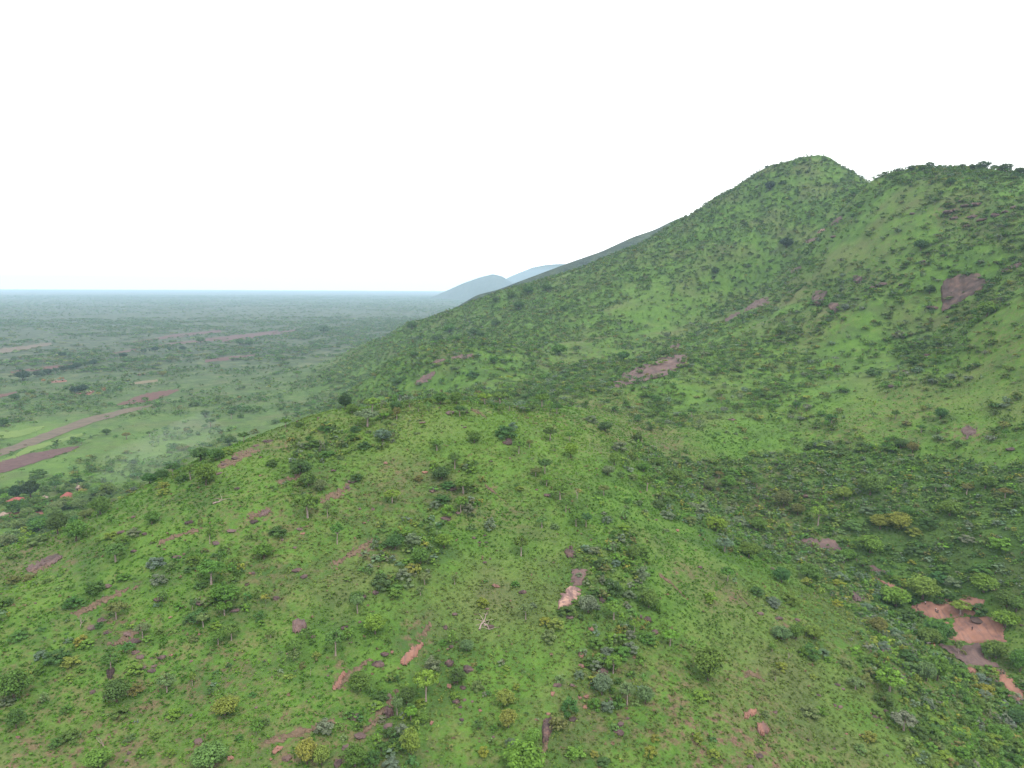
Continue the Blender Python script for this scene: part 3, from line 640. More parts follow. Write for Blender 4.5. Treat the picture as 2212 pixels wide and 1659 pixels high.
def name_all():
    b={}
    for o,sz,cn,fn,u,v in PEND:
        b.setdefault((sz,cn,fn,place_phrase(u,v)),[]).append((o,u,v))
    for (sz,cn,fn,pl),L in b.items():
        lmp=[p for p,t in LM if pl.endswith(t)][0]
        L.sort(key=lambda q:math.hypot(q[1]-lmp[0],q[2]-lmp[1]))
        for i,(o,u,v) in enumerate(L):
            base=(sz+' '+cn+' '+fn).strip()+' '
            if len(L)==1: o['label']=base+pl
            elif i<10: o['label']=base+pl+', '+(ORD[i]+'nearest')
            else:
                o['label']=base+pl+', farther off'
                o['group']=(o.get('group') or 'plants')+' '+pl+' '+sz+' '+cn
def plant(form,ck,P,Wm,Hm,u,v,wpx,k=None,dark=False):
    nm,fn,cat=FN[form]; q=random.random()
    c=np.array(COL[ck])*np.array([random.uniform(.86,1.14),random.uniform(.9,1.1),random.uniform(.85,1.15)])
    sz='large' if wpx>42 else 'medium' if wpx>24 else 'small'
    if form=='bush':
        k=random.randrange(4) if k is None else k
        root=bpy.data.objects.new(nm,TR['bush',k][0]); C.objects.link(root); root.color=(*c,1)
    elif form=='dead':
        root=bpy.data.objects.new(nm,None); C.objects.link(root)
        ch=bpy.data.objects.new('branches',DEAD[random.randrange(2)]); link(ch,root)
    else:
        k=random.randrange(2 if form=='slim' else 3) if k is None else k
        root=bpy.data.objects.new(nm,None); C.objects.link(root); root.empty_display_size=.1
        cr=bpy.data.objects.new('crown',TR[form,k][0]); link(cr,root); cr.color=(*c,1)
        tr=bpy.data.objects.new('trunk',TR[form,k][2] if (dark or form=='broad') else TR[form,k][1]); link(tr,root)
    root.location=P; root.rotation_euler=(0,0,random.uniform(0,6.28)); root.scale=(Wm,Wm,Hm)
    root['category']=cat; root['group']=GR[form]
    PEND.append((root,sz,'' if form=='dead' else CN[ck],fn,u,v))
    return root
random.seed(4)
HERO={
'A':"""250 630 110 75 bush d;110 770 100 100 broad m;200 765 110 125 broad m;360 715 80 70 open d;500 700 90 75 open m;95 125 60 35 broad d;690 350 60 38 broad d;970 360 50 30 open d;1115 380 50 38 open g;820 380 60 50 open o;1330 235 60 50 broad d;1365 300 75 60 open d;1255 165 70 40 bush d;945 135 42 32 broad g;1500 250 50 65 open d;1560 240 50 40 bush d;25 300 70 65 broad d;5 760 60 70 broad d;
375 1000 130 150 broad d;495 1045 150 150 broad g;250 970 130 100 broad d;650 872 140 135 broad g;850 725 110 75 broad g;700 745 110 90 broad g;620 745 90 70 broad w;1120 622 100 95 open d;1235 645 100 105 open g;1335 680 140 150 broad g;1050 645 90 80 broad d;970 670 110 75 broad d;1180 655 90 60 bush d;1490 422 90 75 broad d;1580 402 80 75 open d;1300 520 130 80 broad d;1400 520 120 90 broad d;1470 480 90 60 bush b;
750 1178 150 130 open g;775 1050 100 70 bush b;985 930 110 95 broad g;870 1005 100 65 bush p;1010 1212 130 95 bush p;1030 1325 105 95 bush p;620 1372 130 100 bush d;480 1460 130 80 bush d;1800 1000 130 75 bush d;1710 1155 130 110 broad g;1950 612 150 90 broad d;2000 690 110 110 broad g;2080 715 90 85 broad w;1995 895 165 170 open g;2122 887 60 110 slim w;2185 1065 90 150 open g;
1370 1325 180 170 open g;1465 1440 180 130 broad g;1360 1060 50 110 slim g;1300 960 40 80 slim o;1000 1050 40 30 bush b;90 1020 110 70 bush w;40 1080 130 90 broad w;240 1060 130 70 bush w;430 750 80 50 bush d;560 700 70 45 bush d;1760 550 80 50 bush d;2030 440 130 60 bush d;1300 1345 90 60 bush d;800 1290 90 60 bush g;1250 1180 110 60 bush g;560 880 90 50 bush b;1060 690 80 50 bush y;1060 735 90 40 bush y;180 880 90 60 broad w;130 840 100 60 broad d;390 760 60 40 bush g;430 820 110 60 broad w;540 800 100 70 broad w;280 790 60 40 bush w;230 800 60 50 broad w;1850 300 80 60 open g;1940 300 60 45 bush d;1650 340 60 40 bush o""",
'D':"""755 563 135 125 open o;925 683 105 105 open w;960 700 65 50 bush b;565 735 95 60 bush b;525 715 95 70 bush y;265 812 90 65 bush p;370 835 150 110 bush d;462 858 115 80 bush y;718 885 110 120 open g;870 905 110 75 bush b;450 955 70 50 bush b;90 1090 215 220 broad g;45 1110 100 60 bush p;760 1105 165 165 broad d;880 1045 90 80 bush o;1083 1040 125 130 open w;1248 995 50 95 slim b;1460 1185 175 130 broad y;105 1270 120 140 broad d;430 1160 80 60 bush g;912 1455 60 75 bush b;1110 1445 60 65 bush b;1005 1320 80 60 bush b;445 1340 130 75 bush g;365 1375 90 60 bush g;530 620 100 110 dead x;665 1400 120 110 dead x;630 1520 180 110 broad b;1350 1520 230 110 broad w;1990 1500 140 170 broad y;2085 1510 120 140 broad y;1910 780 110 100 open g;1415 725 95 95 open g;1500 698 115 115 open g;1255 705 60 55 bush w;1318 612 95 100 open w;1400 618 75 55 bush b;1455 535 115 100 open g;1755 680 70 60 open g;2175 800 140 175 open g;2012 925 40 60 dead x;2105 1290 130 100 bush p;1130 1195 100 70 bush b;530 900 60 40 bush g;640 610 60 40 bush d;780 1190 120 80 bush g;1690 600 60 50 bush b;1040 650 60 45 bush g;120 690 120 50 bush g;20 480 80 70 bush g;90 320 100 60 bush o;190 310 90 60 bush o;1550 1340 60 50 bush g;1720 1240 70 60 bush g;1250 500 50 70 slim d;300 320 60 30 bush g;250 910 80 60 bush g;720 30 90 30 bush b;1960 880 50 60 bush o;2050 800 60 40 bush y;160 630 50 30 bush g""",
'E':"""1165 155 105 140 open g;665 98 115 105 broad b;512 205 125 125 broad g;465 65 120 80 bush p;350 110 120 110 broad d;405 305 115 95 bush p;255 352 140 105 bush d;540 335 95 85 open w;345 408 90 65 bush b;512 405 60 65 slim w;105 525 100 130 open w;220 660 145 145 broad b;735 335 60 70 slim w;915 475 80 75 bush y;1195 563 95 110 open w;660 722 60 40 bush g;812 765 95 80 broad w;590 885 115 105 bush p;120 1025 155 135 broad g;548 1098 170 215 open b;425 1110 115 120 broad d;512 1120 80 60 bush b;362 1185 90 125 open w;452 1218 95 95 open b;392 1315 105 95 bush p;450 1450 135 185 broad y;90 1525 155 160 broad g;205 1505 115 115 bush d;325 1525 120 90 bush p;265 1420 110 80 bush d;752 985 105 115 broad d;880 1022 85 85 bush w;735 1075 65 60 bush b;1065 1122 130 115 broad y;1082 1265 120 125 broad y;1240 1375 100 115 broad b;1185 1560 280 210 broad b;1095 1375 75 60 bush p;920 1440 80 65 bush y;1130 1010 50 40 bush y;1480 1165 125 120 bush d;1542 940 75 65 bush p;1450 525 115 50 bush d;1390 618 120 80 bush y;1345 700 110 95 bush w;1600 522 130 130 broad p;1765 565 125 130 open b;1770 405 110 125 bush d;1992 485 135 130 broad g;1952 305 95 115 bush p;1900 645 70 85 open b;1720 812 110 90 bush p;1650 890 90 80 bush p;1815 800 130 90 bush g;1762 915 120 130 open b;1688 1055 130 150 broad p;1640 1140 90 90 bush g;1730 1150 100 80 bush p;1852 1120 120 155 open w;1970 1112 115 125 broad w;2130 735 115 115 open b;1870 765 110 70 bush p;1870 685 75 75 bush p;1540 285 55 40 bush p;1810 690 80 50 bush b;1650 490 60 40 bush p;1320 590 90 60 bush y;1650 740 120 80 bush g;1820 1110 60 50 bush b;1770 1270 70 40 bush w;1240 480 60 40 bush p;1890 180 90 110 broad g;1960 150 90 80 bush g;1850 150 60 50 bush y;1780 210 70 50 bush p;1690 330 50 70 bush p;1800 360 60 50 bush b;2030 1350 60 60 bush y;2000 1450 90 90 bush y;1640 1450 60 50 bush y;1520 1450 130 80 bush b;1700 1500 90 60 bush d;990 1280 60 50 bush g;300 700 50 30 bush g;900 880 60 40 bush g;1130 340 60 40 bush g;100 430 110 70 bush d""",
'V':"""440 1150 130 120 bush g;580 1220 160 160 broad g;740 1190 150 90 bush g;260 1310 300 170 broad d;430 1320 230 150 broad d;640 1320 200 160 open g;960 1140 170 80 bush d;1010 1000 120 60 bush d;1060 1190 180 110 broad g;1310 1130 230 130 broad b;1580 890 150 130 open g;1300 1290 280 220 broad w;1130 1260 200 140 broad g;960 1290 250 150 broad w;880 1400 250 120 broad w;1600 1010 200 200 broad b;230 1450 90 110 broad g;400 1440 120 120 broad g;540 1480 200 120 broad w;960 1600 300 250 broad g;340 1620 300 180 broad w;640 1640 330 220 broad g;100 1570 150 120 bush w;1180 1440 220 160 broad w;1400 1420 220 150 broad w;40 1180 120 90 bush d;110 1200 100 60 bush g;820 1130 120 60 bush d""",
'B':"""25 190 95 110 broad m;200 205 115 100 open b;355 192 90 65 broad d;170 300 170 115 open p;270 395 120 90 broad p;90 330 80 50 bush d;640 155 105 85 broad g;745 155 95 90 broad g;830 145 60 50 open g;930 158 115 85 open b;1030 162 135 85 open g;1300 178 105 100 open g;1395 215 90 70 open d;1090 195 60 60 open w;768 235 90 80 open d;1110 325 70 75 bush p;1060 375 150 110 bush d;1060 345 80 60 bush p;862 405 95 90 broad g;1352 392 105 95 open d;1150 475 85 95 open g;1488 505 95 110 broad b;1770 550 80 90 broad b;1728 615 90 75 broad p;1800 455 110 80 bush p;1710 330 100 60 broad d;1920 402 65 65 broad d;735 575 90 115 open g;620 455 90 80 open g;650 645 125 95 broad d;600 560 70 50 bush b;790 735 135 115 open g;775 855 100 110 open g;605 825 85 65 bush p;650 790 110 70 bush d;690 865 110 80 bush b;820 855 80 80 bush p;962 965 90 95 bush p;845 965 60 50 bush w;1318 605 100 105 open d;1330 685 85 80 open b;1418 775 110 120 open g;1527 765 70 90 dead x;1455 855 70 95 open g;1522 948 95 100 open g;1585 955 90 105 open d;1980 718 95 110 open g;1700 745 85 75 open w;1155 708 60 35 bush y;330 795 115 95 open b;100 645 95 60 bush d;135 530 45 90 slim g;2160 665 130 80 broad g;1300 955 75 80 open w;1385 955 65 30 bush w;2110 890 110 65 bush p;2050 820 100 60 bush d;150 440 100 60 bush d;1620 270 90 60 bush p;440 170 60 50 open g;500 200 60 50 open g;380 130 60 60 open g;560 140 60 40 bush g;70 210 90 50 broad g;1180 200 90 60 bush g;1220 430 60 50 slim o;1260 620 80 60 open o;500 650 60 50 bush o;1810 620 60 50 bush w;1890 640 70 50 bush w;1960 590 90 70 broad g;2060 560 90 70 broad g;360 260 60 90 slim o;1480 395 80 70 open g;1720 920 80 60 bush p;1830 970 90 60 bush b;1780 1000 70 50 bush g""",
'C':"""1555 1425 205 175 broad b;1380 1465 190 130 broad b;1440 1540 120 80 bush d;1215 1115 165 110 broad b;1070 1165 110 80 broad g;877 942 115 140 open b;1040 775 105 95 broad y;745 872 100 85 broad o;655 822 125 120 broad o;1215 745 160 150 broad g;1800 1520 135 95 open b;1950 1375 175 135 broad b;1730 875 150 100 broad g;480 700 80 75 open g;180 710 90 75 broad w;300 700 100 90 broad g;290 715 60 50 bush w;235 630 60 50 open o;1500 1000 110 60 bush y;1280 960 140 80 broad y;1400 960 160 80 broad y;1400 950 110 70 bush o;215 980 150 100 broad b;490 980 110 100 broad g;360 930 100 60 bush p;45 930 90 70 bush w;100 860 160 80 bush p;430 1150 150 110 broad g;640 1310 120 110 broad d;830 1310 150 130 broad g;480 1390 100 75 bush d;290 1310 100 110 open g;270 1110 130 90 open p;180 1430 90 80 bush b;700 1440 140 80 bush g;1000 1460 80 50 bush y;1190 1480 90 55 bush p;580 1450 90 70 bush p;960 240 0 0 bush g;1380 250 60 60 open d;965 275 75 65 open d;735 190 65 60 open d;600 35 50 60 open g;250 130 80 80 open g;60 240 70 70 open d;1670 250 90 80 broad d;1545 340 70 60 open d;1410 440 100 75 broad d;1490 470 80 80 broad o;1960 700 130 90 broad g;1840 740 80 80 open o;2090 760 90 70 open o;1640 720 70 60 open w;1690 1240 100 70 bush g;2100 1470 130 120 broad g;1310 880 120 60 bush d;1190 860 100 60 bush p;1450 880 90 80 broad g;1100 960 120 50 bush w;1600 950 120 80 bush d;1850 1050 110 60 bush p;2060 1090 160 100 bush b;1750 1330 120 70 bush p;1650 1310 120 90 bush d;1020 1290 110 60 bush p;1170 1220 120 70 bush d;1500 1130 120 60 bush d""",
'F':"""1655 705 200 150 broad d;1600 725 150 120 broad g;2090 615 165 110 broad b;2160 510 120 110 broad g;2030 815 150 130 broad g;2185 905 130 160 broad g;1785 795 55 100 slim w;165 965 215 235 broad g;120 1078 125 65 bush b;640 695 130 90 broad w;850 685 120 85 broad b;735 690 100 110 broad g;690 820 65 55 dead x;640 885 80 65 bush y;1265 655 115 120 broad o;1385 680 95 85 bush p;1650 965 150 180 broad g;1580 965 120 140 broad w;1520 995 60 100 bush y;1340 1030 205 130 open b;1310 1115 150 110 bush d;1430 1285 175 125 open p;1120 1015 110 85 open w;1180 1005 90 90 open o;1210 1345 95 75 bush y;1150 1420 85 65 bush w;1610 1405 85 60 bush b;200 1445 85 55 bush y;100 1365 70 85 bush y;1810 945 120 90 bush g;1935 965 115 70 bush p;1955 1045 120 90 bush y;1300 755 105 70 bush p;830 805 130 100 bush d;590 480 90 65 bush p;785 800 80 70 bush g;170 455 50 30 bush b;1470 890 95 70 bush w;1450 820 130 80 bush d;845 945 50 40 bush y;940 830 60 45 bush b;1000 465 0 0 bush b;1540 555 80 65 bush d;1500 460 70 50 bush d;1920 520 110 80 bush d;1880 1180 120 80 bush g;1950 1160 90 90 bush g;2080 1080 130 100 bush g;2160 1250 130 120 broad d;2050 1350 150 110 broad g;2010 1360 110 80 bush b;1800 1450 110 80 bush g;820 1180 130 80 bush w;890 1170 90 60 bush g;640 1250 0 0 bush g;1640 1250 110 60 bush b;1540 1330 120 90 bush d;600 960 60 80 slim o;580 770 60 60 slim g;1260 1180 80 50 bush g;540 1190 60 50 bush w;430 1440 70 45 bush y;1980 1440 120 100 bush g;2150 1500 120 90 bush d;1210 830 100 60 bush g;1060 860 90 60 bush w;910 790 90 50 bush p""",
'P':"""285 1262 190 105 broad m;350 1250 90 90 broad m;132 1230 50 42 broad m;460 1215 110 65 broad m;530 1218 90 60 broad m;600 1190 110 85 broad m;690 1170 90 75 broad m;790 1150 110 75 broad m;880 1130 100 70 broad m;960 1118 120 70 broad m;1080 1088 90 60 broad m;1160 1072 110 65 broad m;1245 1130 55 42 broad d;930 1425 130 100 broad m;1030 1412 150 110 broad m;180 1508 125 70 broad d;1785 922 90 45 broad m;1870 905 60 40 broad m;1930 905 100 62 broad m;2110 903 58 65 broad m;1540 980 100 50 broad m;775 970 100 38 broad m;1525 1290 80 55 broad d;1955 1318 58 48 broad d;2025 1208 95 55 broad o;1290 1400 65 60 broad r;1365 1360 65 48 broad d;1810 1520 90 55 broad d;190 828 90 60 open d;280 812 70 50 open g;350 795 90 42 open d;475 812 40 40 open d;1540 1108 100 75 broad g;1890 1130 80 40 broad d;820 1355 50 30 broad d;600 1380 50 40 broad d;640 1290 90 60 broad o;765 1270 80 50 broad r;540 1280 70 40 broad r;1050 840 50 30 broad d;1180 240 0 0 bush g;590 690 0 0 bush g;330 1160 0 0 bush g""",
'G':"""1100 630 32 30 broad m;1185 630 50 32 broad m;800 675 55 28 broad m;1300 580 60 25 broad d;1110 700 60 25 broad o;1605 730 40 22 broad d;1925 800 60 45 open g;1710 810 35 25 broad d;1795 880 35 25 broad d;2035 770 40 28 broad d;1410 745 24 22 open d;1555 590 60 25 broad d;1615 595 60 25 broad d;1830 690 50 25 broad g;2100 520 90 40 broad d""",
'I':"""565 330 70 60 broad m;650 290 50 30 bush d;600 1010 0 0 bush g;250 1150 42 55 open d;670 705 90 50 broad m;1735 300 60 50 broad d;1110 370 60 50 broad g;1970 1150 130 90 broad b;1900 1190 80 40 bush b;1600 1000 80 50 broad d;1050 1110 60 50 broad p;1810 1115 25 75 slim w;1240 1530 120 50 bush d;1540 720 100 45 broad d;210 870 60 30 broad d;630 1270 80 50 broad g;1420 1400 110 80 bush d;1560 1360 90 60 bush d;1500 1460 120 70 bush d;1400 1290 70 60 bush p;1650 1350 90 60 bush d;1550 200 60 40 open g;1690 185 100 40 open d;1600 190 60 35 broad d;1810 190 50 35 open d;1950 195 90 35 open d;1875 195 50 25 open d;2090 210 90 35 open d;2020 195 50 25 open d;1480 205 60 35 open d;1410 205 40 35 open d;1300 225 70 25 open d;1230 240 60 22 open d;1190 245 30 15 bush d;2190 225 70 35 open d;570 155 30 25 open d;545 185 30 22 open d;655 125 30 18 open d;375 295 28 22 open d;350 312 20 20 open d;460 240 30 25 open d;415 265 25 18 open d;295 345 35 18 open d;210 390 30 16 open d;65 470 40 18 open d;15 500 40 18 open d;150 425 30 16 open d;520 205 22 16 open d;240 375 25 14 open d;110 445 25 14 open d;740 105 40 14 bush d;800 95 40 12 bush d;1080 165 30 14 bush d;1130 195 30 14 bush d""",
'H':"""860 860 80 45 broad d;1000 800 70 45 broad d;460 820 80 45 broad d;1410 990 110 60 broad g;990 1040 70 50 broad d;360 1180 70 45 broad d;320 1110 30 50 open g;900 870 60 40 broad d;1450 700 60 30 broad d;2110 880 50 45 broad p;2090 1000 70 30 broad d;1750 1190 0 0 bush g;1650 1190 50 30 broad d;1830 1020 90 50 broad d;850 1130 100 50 bush d;740 900 60 40 broad d;1300 850 0 0 bush g;1150 690 80 40 broad d;620 900 80 35 broad d;470 1000 60 30 broad d;700 840 80 40 broad g;1210 590 80 30 broad d;1100 620 60 28 broad d;1000 640 50 24 broad d;1330 570 70 30 broad d"""}
hero_xy=[]; hero_items=[]
for tile,s in HERO.items():
    for it in s.replace('\n','').split(';'):
        x,y,w_,h_,form,ck=it.split(); x,y,w_,h_=float(x),float(y),float(w_),float(h_)
        if w_<=0: continue
        sc={'P':1/5.76,'V':1/7.56}.get(tile,1/3.)
        u,v=T(tile,x,y-h_*.05); P=cast(u,v); _,_,d=proj(*P)
        if d<3 or d>2600: continue
        Wm=w_*sc*d/F*1.04; el=math.atan2(CAMZ-P[2],math.hypot(P[0],P[1]))
        Hm=max((h_*sc*d/F-.30*Wm*math.sin(el))/max(.5,math.cos(el)),Wm*(.75 if tile=='I' and form!='bush' else .5 if form=='bush' else .66))
        if tile=='I' and y<400 and form=='open': form,Hm='broad',Wm*.62
        hero_xy.append((P[0],P[1],Wm)); hero_items.append((form,ck,P,Wm,Hm,u,v,w_*sc))
HX=np.array(hero_xy)
# ---------------- where further plants grow ----------------
def candidates(r0,r1,dens,th0=-49,th1=49):
    area=.5*(r1*r1-r0*r0)*math.radians(th1-th0); N=int(area*dens)
    r=np.sqrt(rng.uniform(r0*r0,r1*r1,N)); t=np.radians(rng.uniform(th0,th1,N))
    x,y=r*np.sin(t),r*np.cos(t); z=height(x,y); u,v,d=proj(x,y,z)
    k=(u>-340)&(u<2560)&(v<1900)&(v>300); x,y,z,u,v,d=[q[k] for q in (x,y,z,u,v,d)]
    k=visible(x,y,z+5); return [q[k] for q in (x,y,z,u,v,d)]
FPOLY=[[*A,*B[::-1]] for _,A,B,_ in FIELDS]+[[T(t_,*p) for p in A]+[T(t_,*p) for p in B[::-1]] for t_,A,B,_,_,_ in SLABS]+EARTH_P
def thin(c,kind,base):
    x,y,z,u,v,d=c; f=np.full(len(x),base); g=np.zeros(len(x))
    n1=fbm(x/45,y/45,61,3); n2=fbm(x/160,y/160,62,2)
    f*=np.where(x*x+y*y<430**2,np.clip(.5+2.0*n1+.8*n2,.05,2.6),np.where(z>30,np.clip(.8+1.2*n1+.5*n2,.25,1.9),np.clip(.45+1.9*n1+1.3*n2+1.0*fbm(x/600,y/600,64,2)*(y>1500),.06,3)))
    u2,v2=rough_edge(x,y,u,v)
    for poly,ft,fb in AREA:
        k=inpoly(u2,v2,poly); f[k]=np.maximum(f[k]*(ft if kind=='tree' else fb),base*(.5*ft if kind=='tree' else 1.2*fb))
    if kind!='tuft':
        for poly in FPOLY[:len(FIELDS)]: f[inpoly(u,v,poly)]*=.03
    for poly in FPOLY[len(FIELDS):]: f[inpoly(u,v,poly)]*=.25
    k=rng.uniform(size=len(x))<f
    return [q[k] for q in c]
def colours(n,keys,weights,jit=.14):
    a=np.array([COL[k] for k in keys]); i=rng.choice(len(keys),n,p=np.array(weights)/sum(weights))
    return a[i]*(1+rng.uniform(-jit,jit,(n,3))),i
trees=[];bushes=[]
KEYS='gdbpoyw'
def add(lst,c,W,H,wts,forms):
    n_=len(c[0]); col,i=colours(n_,KEYS,wts); 
    for q in range(n_): lst.append((c[0][q],c[1][q],c[2][q],c[3][q],c[4][q],c[5][q],W[q],H[q],tuple(col[q]),KEYS[i[q]],forms[rng.integers(len(forms))]))
def nohero(c,rad=.45):
    x,y=c[0],c[1]; k=np.ones(len(x),bool)
    for hx,hy,hw in HX:
        if hw>2: k&=(x-hx)**2+(y-hy)**2>(hw*rad)**2
    return [q[k] for q in c]
# near hill and valley
c=nohero(thin(candidates(100,430,1/150.),'tree',.13)); c=[q[c[2]>8] for q in c] if len(c[0]) else c
k_=c[2]>8; n_=len(c[0]); add(trees,c,rng.uniform(2.6,5.5,n_),rng.uniform(2.5,4.8,n_),[5,3,2,2,1,1,2],['open','broad','broad'])
c=nohero(thin(candidates(100,430,1/5.),'bush',.075)); n_=len(c[0]); W_=rng.gamma(2.2,.45,n_)+.45; H_=rng.gamma(2.2,.30,n_)+.4; th_=np.zeros(n_,bool); u2,v2=rough_edge(c[0],c[1],c[3],c[4])
for poly,_,_ in AREA[:2]+AREA[6:9]+AREA[11:14]+AREA[14:17]: th_|=inpoly(u2,v2,poly)
W_[th_]=W_[th_]*1.4+.9; H_[th_]=H_[th_]*1.4+.8
add(bushes,[q[~th_] for q in c],W_[~th_],H_[~th_],[5,3,3,1.6,1.5,1.2,2.5],['bush']); add(bushes,[q[th_] for q in c],W_[th_],H_[th_],[6,5,2.5,3,1,.8,3],['bush'])
# mountain
c=thin(candidates(430,1450,1/38.),'tree',.65); k_=rng.uniform(size=len(c[2]))<np.clip((c[2]-3)/45,0,1)+.0*c[2]; c=[q[k_] for q in c]; k_=c[2]>3; c=[q[k_] for q in c]; n_=len(c[0]); add(trees,c,rng.uniform(3.0,7.5,n_),rng.uniform(2.4,5.0,n_),[5,6,.8,1.5,1.5,.4,1],['broad','open'])
c=thin(candidates(430,1450,1/9.),'bush',.42); k_=rng.uniform(size=len(c[2]))<np.clip((c[2]-2)/35,0,1); c=[q[k_] for q in c]; k_=c[2]>2; c=[q[k_] for q in c]; n_=len(c[0]); add(bushes,c,rng.gamma(3,.55,n_)+.7,rng.gamma(3,.36,n_)+.6,[5,5,1,1.5,1.5,.4,1],['bush'])
# plain
c=thin(candidates(380,1500,1/120.,-49,6),'tree',.8); k_=c[2]<=30; c=[q[k_] for q in c]; n_=len(c[0]); W_=rng.uniform(3,9.5,n_); add(trees,c,W_,W_*.62,[3,8,.3,.3,1.2,.2,.4],['broad','open','broad'])
c=thin(candidates(380,1500,1/22.,-49,6),'bush',.45); k_=c[2]<=30; c=[q[k_] for q in c]; n_=len(c[0]); add(bushes,c,rng.gamma(3,.6,n_)+.8,rng.gamma(3,.35,n_)+.6,[5,6,1,.5,1,.3,.6],['bush'])
c=thin(candidates(1500,3800,1/130.,-49,12),'tree',.6); n_=len(c[0]); add(trees,c,rng.gamma(4,2.2,n_)+2,rng.uniform(3,7,n_),[2,7,.2,.2,1.2,.1,.2],['broad'])
c=thin(candidates(3800,12000,1/600.,-49,12),'tree',.6); n_=len(c[0]); add(trees,c,rng.uniform(9,20,n_),rng.uniform(4,7,n_),[3,8,.2,.4,.6,.2,.5],['broad'])
print('trees',len(trees),'bushes',len(bushes))
# ---------------- individual plants ----------------
ht=[h for h in hero_items if h[0] not in('bush','dead')]; hb=[h for h in hero_items if h[0]=='bush']; hd=[h for h in hero_items if h[0]=='dead']
print('hero trees',len(ht),'bushes',len(hb))
ht.sort(key=lambda h:-h[7]); hb.sort(key=lambda h:-h[7])
inf_=lambda t:(-t[6]/t[5]) if (0<t[3]<2212 and t[4]<1659) else 0
trees.sort(key=inf_); bushes.sort(key=inf_)
nt_=max(0,298-len(ht)); nb_=max(0,298-len(hb))
for h in ht[:298]+hb[:298]+hd: plant(*h[:7],h[7])
for lst,nn in ((trees,nt_),(bushes,nb_)):
    for t in lst[:nn]:
        o=plant(t[10],t[9],(t[0],t[1],t[2]-.05),t[6],t[7],t[3],t[4],t[6]/t[5]*F)
rest_t=trees[nt_:]; rest_b=bushes[nb_:]
for h in ht[298:]: rest_t.append((h[2][0],h[2][1],h[2][2],h[5],h[6],proj(*h[2])[2],h[3],h[4],COL[h[1]],h[1],h[0]))
def mass(lst,name,kinds,label,cat):
    a=np.array([t[:8] for t in lst]); col=np.array([t[8] for t in lst]); px=a[:,6]/a[:,5]*F/2.16
    near=a[:,5]<1500
    out=[]
    for (lo,hi),k in (((6,999),kinds[0]),((2.5,6),kinds[1]),((0,2.5),kinds[2])):
        s=(px>=lo)&(px<hi)
        if s.any(): out.append((LOD[k],s))
    N=0
    VV=[];CC=[]
    for pr,s in out:
        idx=np.nonzero(s)[0]; rot=rng.uniform(0,6.283,len(idx)); var=rng.integers(0,len(pr),len(idx))
        for k,(V,sh,tm) in enumerate(pr):
            q=idx[var==k]; 
            if not len(q): continue
            r_=rot[var==k]; cs,sn=np.cos(r_)[:,None],np.sin(r_)[:,None]
            W=a[q,6][:,None]; H=a[q,7][:,None]
            x=(V[:,0][None]*cs-V[:,1][None]*sn)*W+a[q,0][:,None]; y=(V[:,0][None]*sn+V[:,1][None]*cs)*W+a[q,1][:,None]; z=V[:,2][None]*H+a[q,2][:,None]-.05
            VV.append(np.stack([x,y,z],-1).reshape(-1,3)); cc=col[q][:,None,:]*sh[None]; t=tm[None,:,None]; CC.append((cc*(1-t)+np.array([.30,.27,.22])*t).reshape(-1,3))
    V=np.concatenate(VV); me=mesh_np(name,V,np.arange(len(V)).reshape(-1,4),M['plants'],np.concatenate(CC))
    o=link(bpy.data.objects.new(name,me)); setp(o,label,cat,None,'stuff'); print(name,len(V)//4)
mass([t for t in rest_t if t[2]>14 and t[5]<1600],'hillside_woodland',('tree2','tree1','tree0'),'countless green tree crowns scattered over the mountain slopes','woodland')
mass([t for t in rest_t if not(t[2]>14 and t[5]<1600)],'plain_woodland',('tree2','tree1','tree0'),'countless dark trees dotting the plain out to the horizon','woodland')
mass(rest_b,'undergrowth',('bush2','bush1','bush0'),'low green scrub covering the hills and the plain','scrub')
# grass tufts on the near hill
c=candidates(100,540,.85); f=np.clip(1.05+.5*fbm(c[0]/14,c[1]/14,71,3),.15,1)*np.clip((540-np.hypot(c[0],c[1]))/210,0,1)
k=rng.uniform(size=len(f))<f
for poly in FPOLY: k&=~inpoly(c[3],c[4],poly)
so_=fbm(c[0]/70,c[1]/70,77,3)
for u,v,su,sv,kk in SOIL: k&=rng.uniform(size=len(f))>kk*.85*np.exp(-((c[3]-u)/su)**2-((c[4]-v)/sv)**2)
c=[q[k] for q in c]; n_=len(c[0])
g1=fbm(c[0]/22,c[1]/22,72,3); g2=fbm(c[0]/60,c[1]/60,73,2)
base=np.array([.078,.208,.029]); dry=np.array([.165,.21,.068]); brt=np.array([.120,.282,.038])
w1=np.clip(.25+g1*.9,0,1)[:,None]; w2=np.clip(.15+g2*.9,0,.8)[:,None]
col=base*(1-w1)+brt*w1; col=col*(1-w2*.7)+dry*w2*.7; col*=rng.uniform(.75,1.25,(n_,1)); 
lw=np.zeros(n_)
for u,v,su,sv,kk in LUSH: lw=np.maximum(lw,kk*2.0*np.exp(-((c[3]-u)/su)**2-((c[4]-v)/sv)**2))
lw=np.clip(lw,0,.8)[:,None]; col=col*(1-lw)+np.array([.155,.325,.045])*lw
dk=np.zeros(n_,bool); u2,v2=rough_edge(c[0],c[1],c[3],c[4])
for poly,_,_ in AREA[:2]: dk|=inpoly(u2,v2,poly)
col[dk]*=np.array([.82,.86,.88])
brown=rng.uniform(size=n_)<.03; col[brown]=np.array([.20,.16,.10])
sz=rng.uniform(.35,.85,n_)*(1+c[5]/900)
scatter('grass',TUFT,np.stack(c[:3],-1),sz,sz*rng.uniform(.6,1.1,n_),col,'short leafy green grass covering the near hill','grass')
print('tufts',n_)
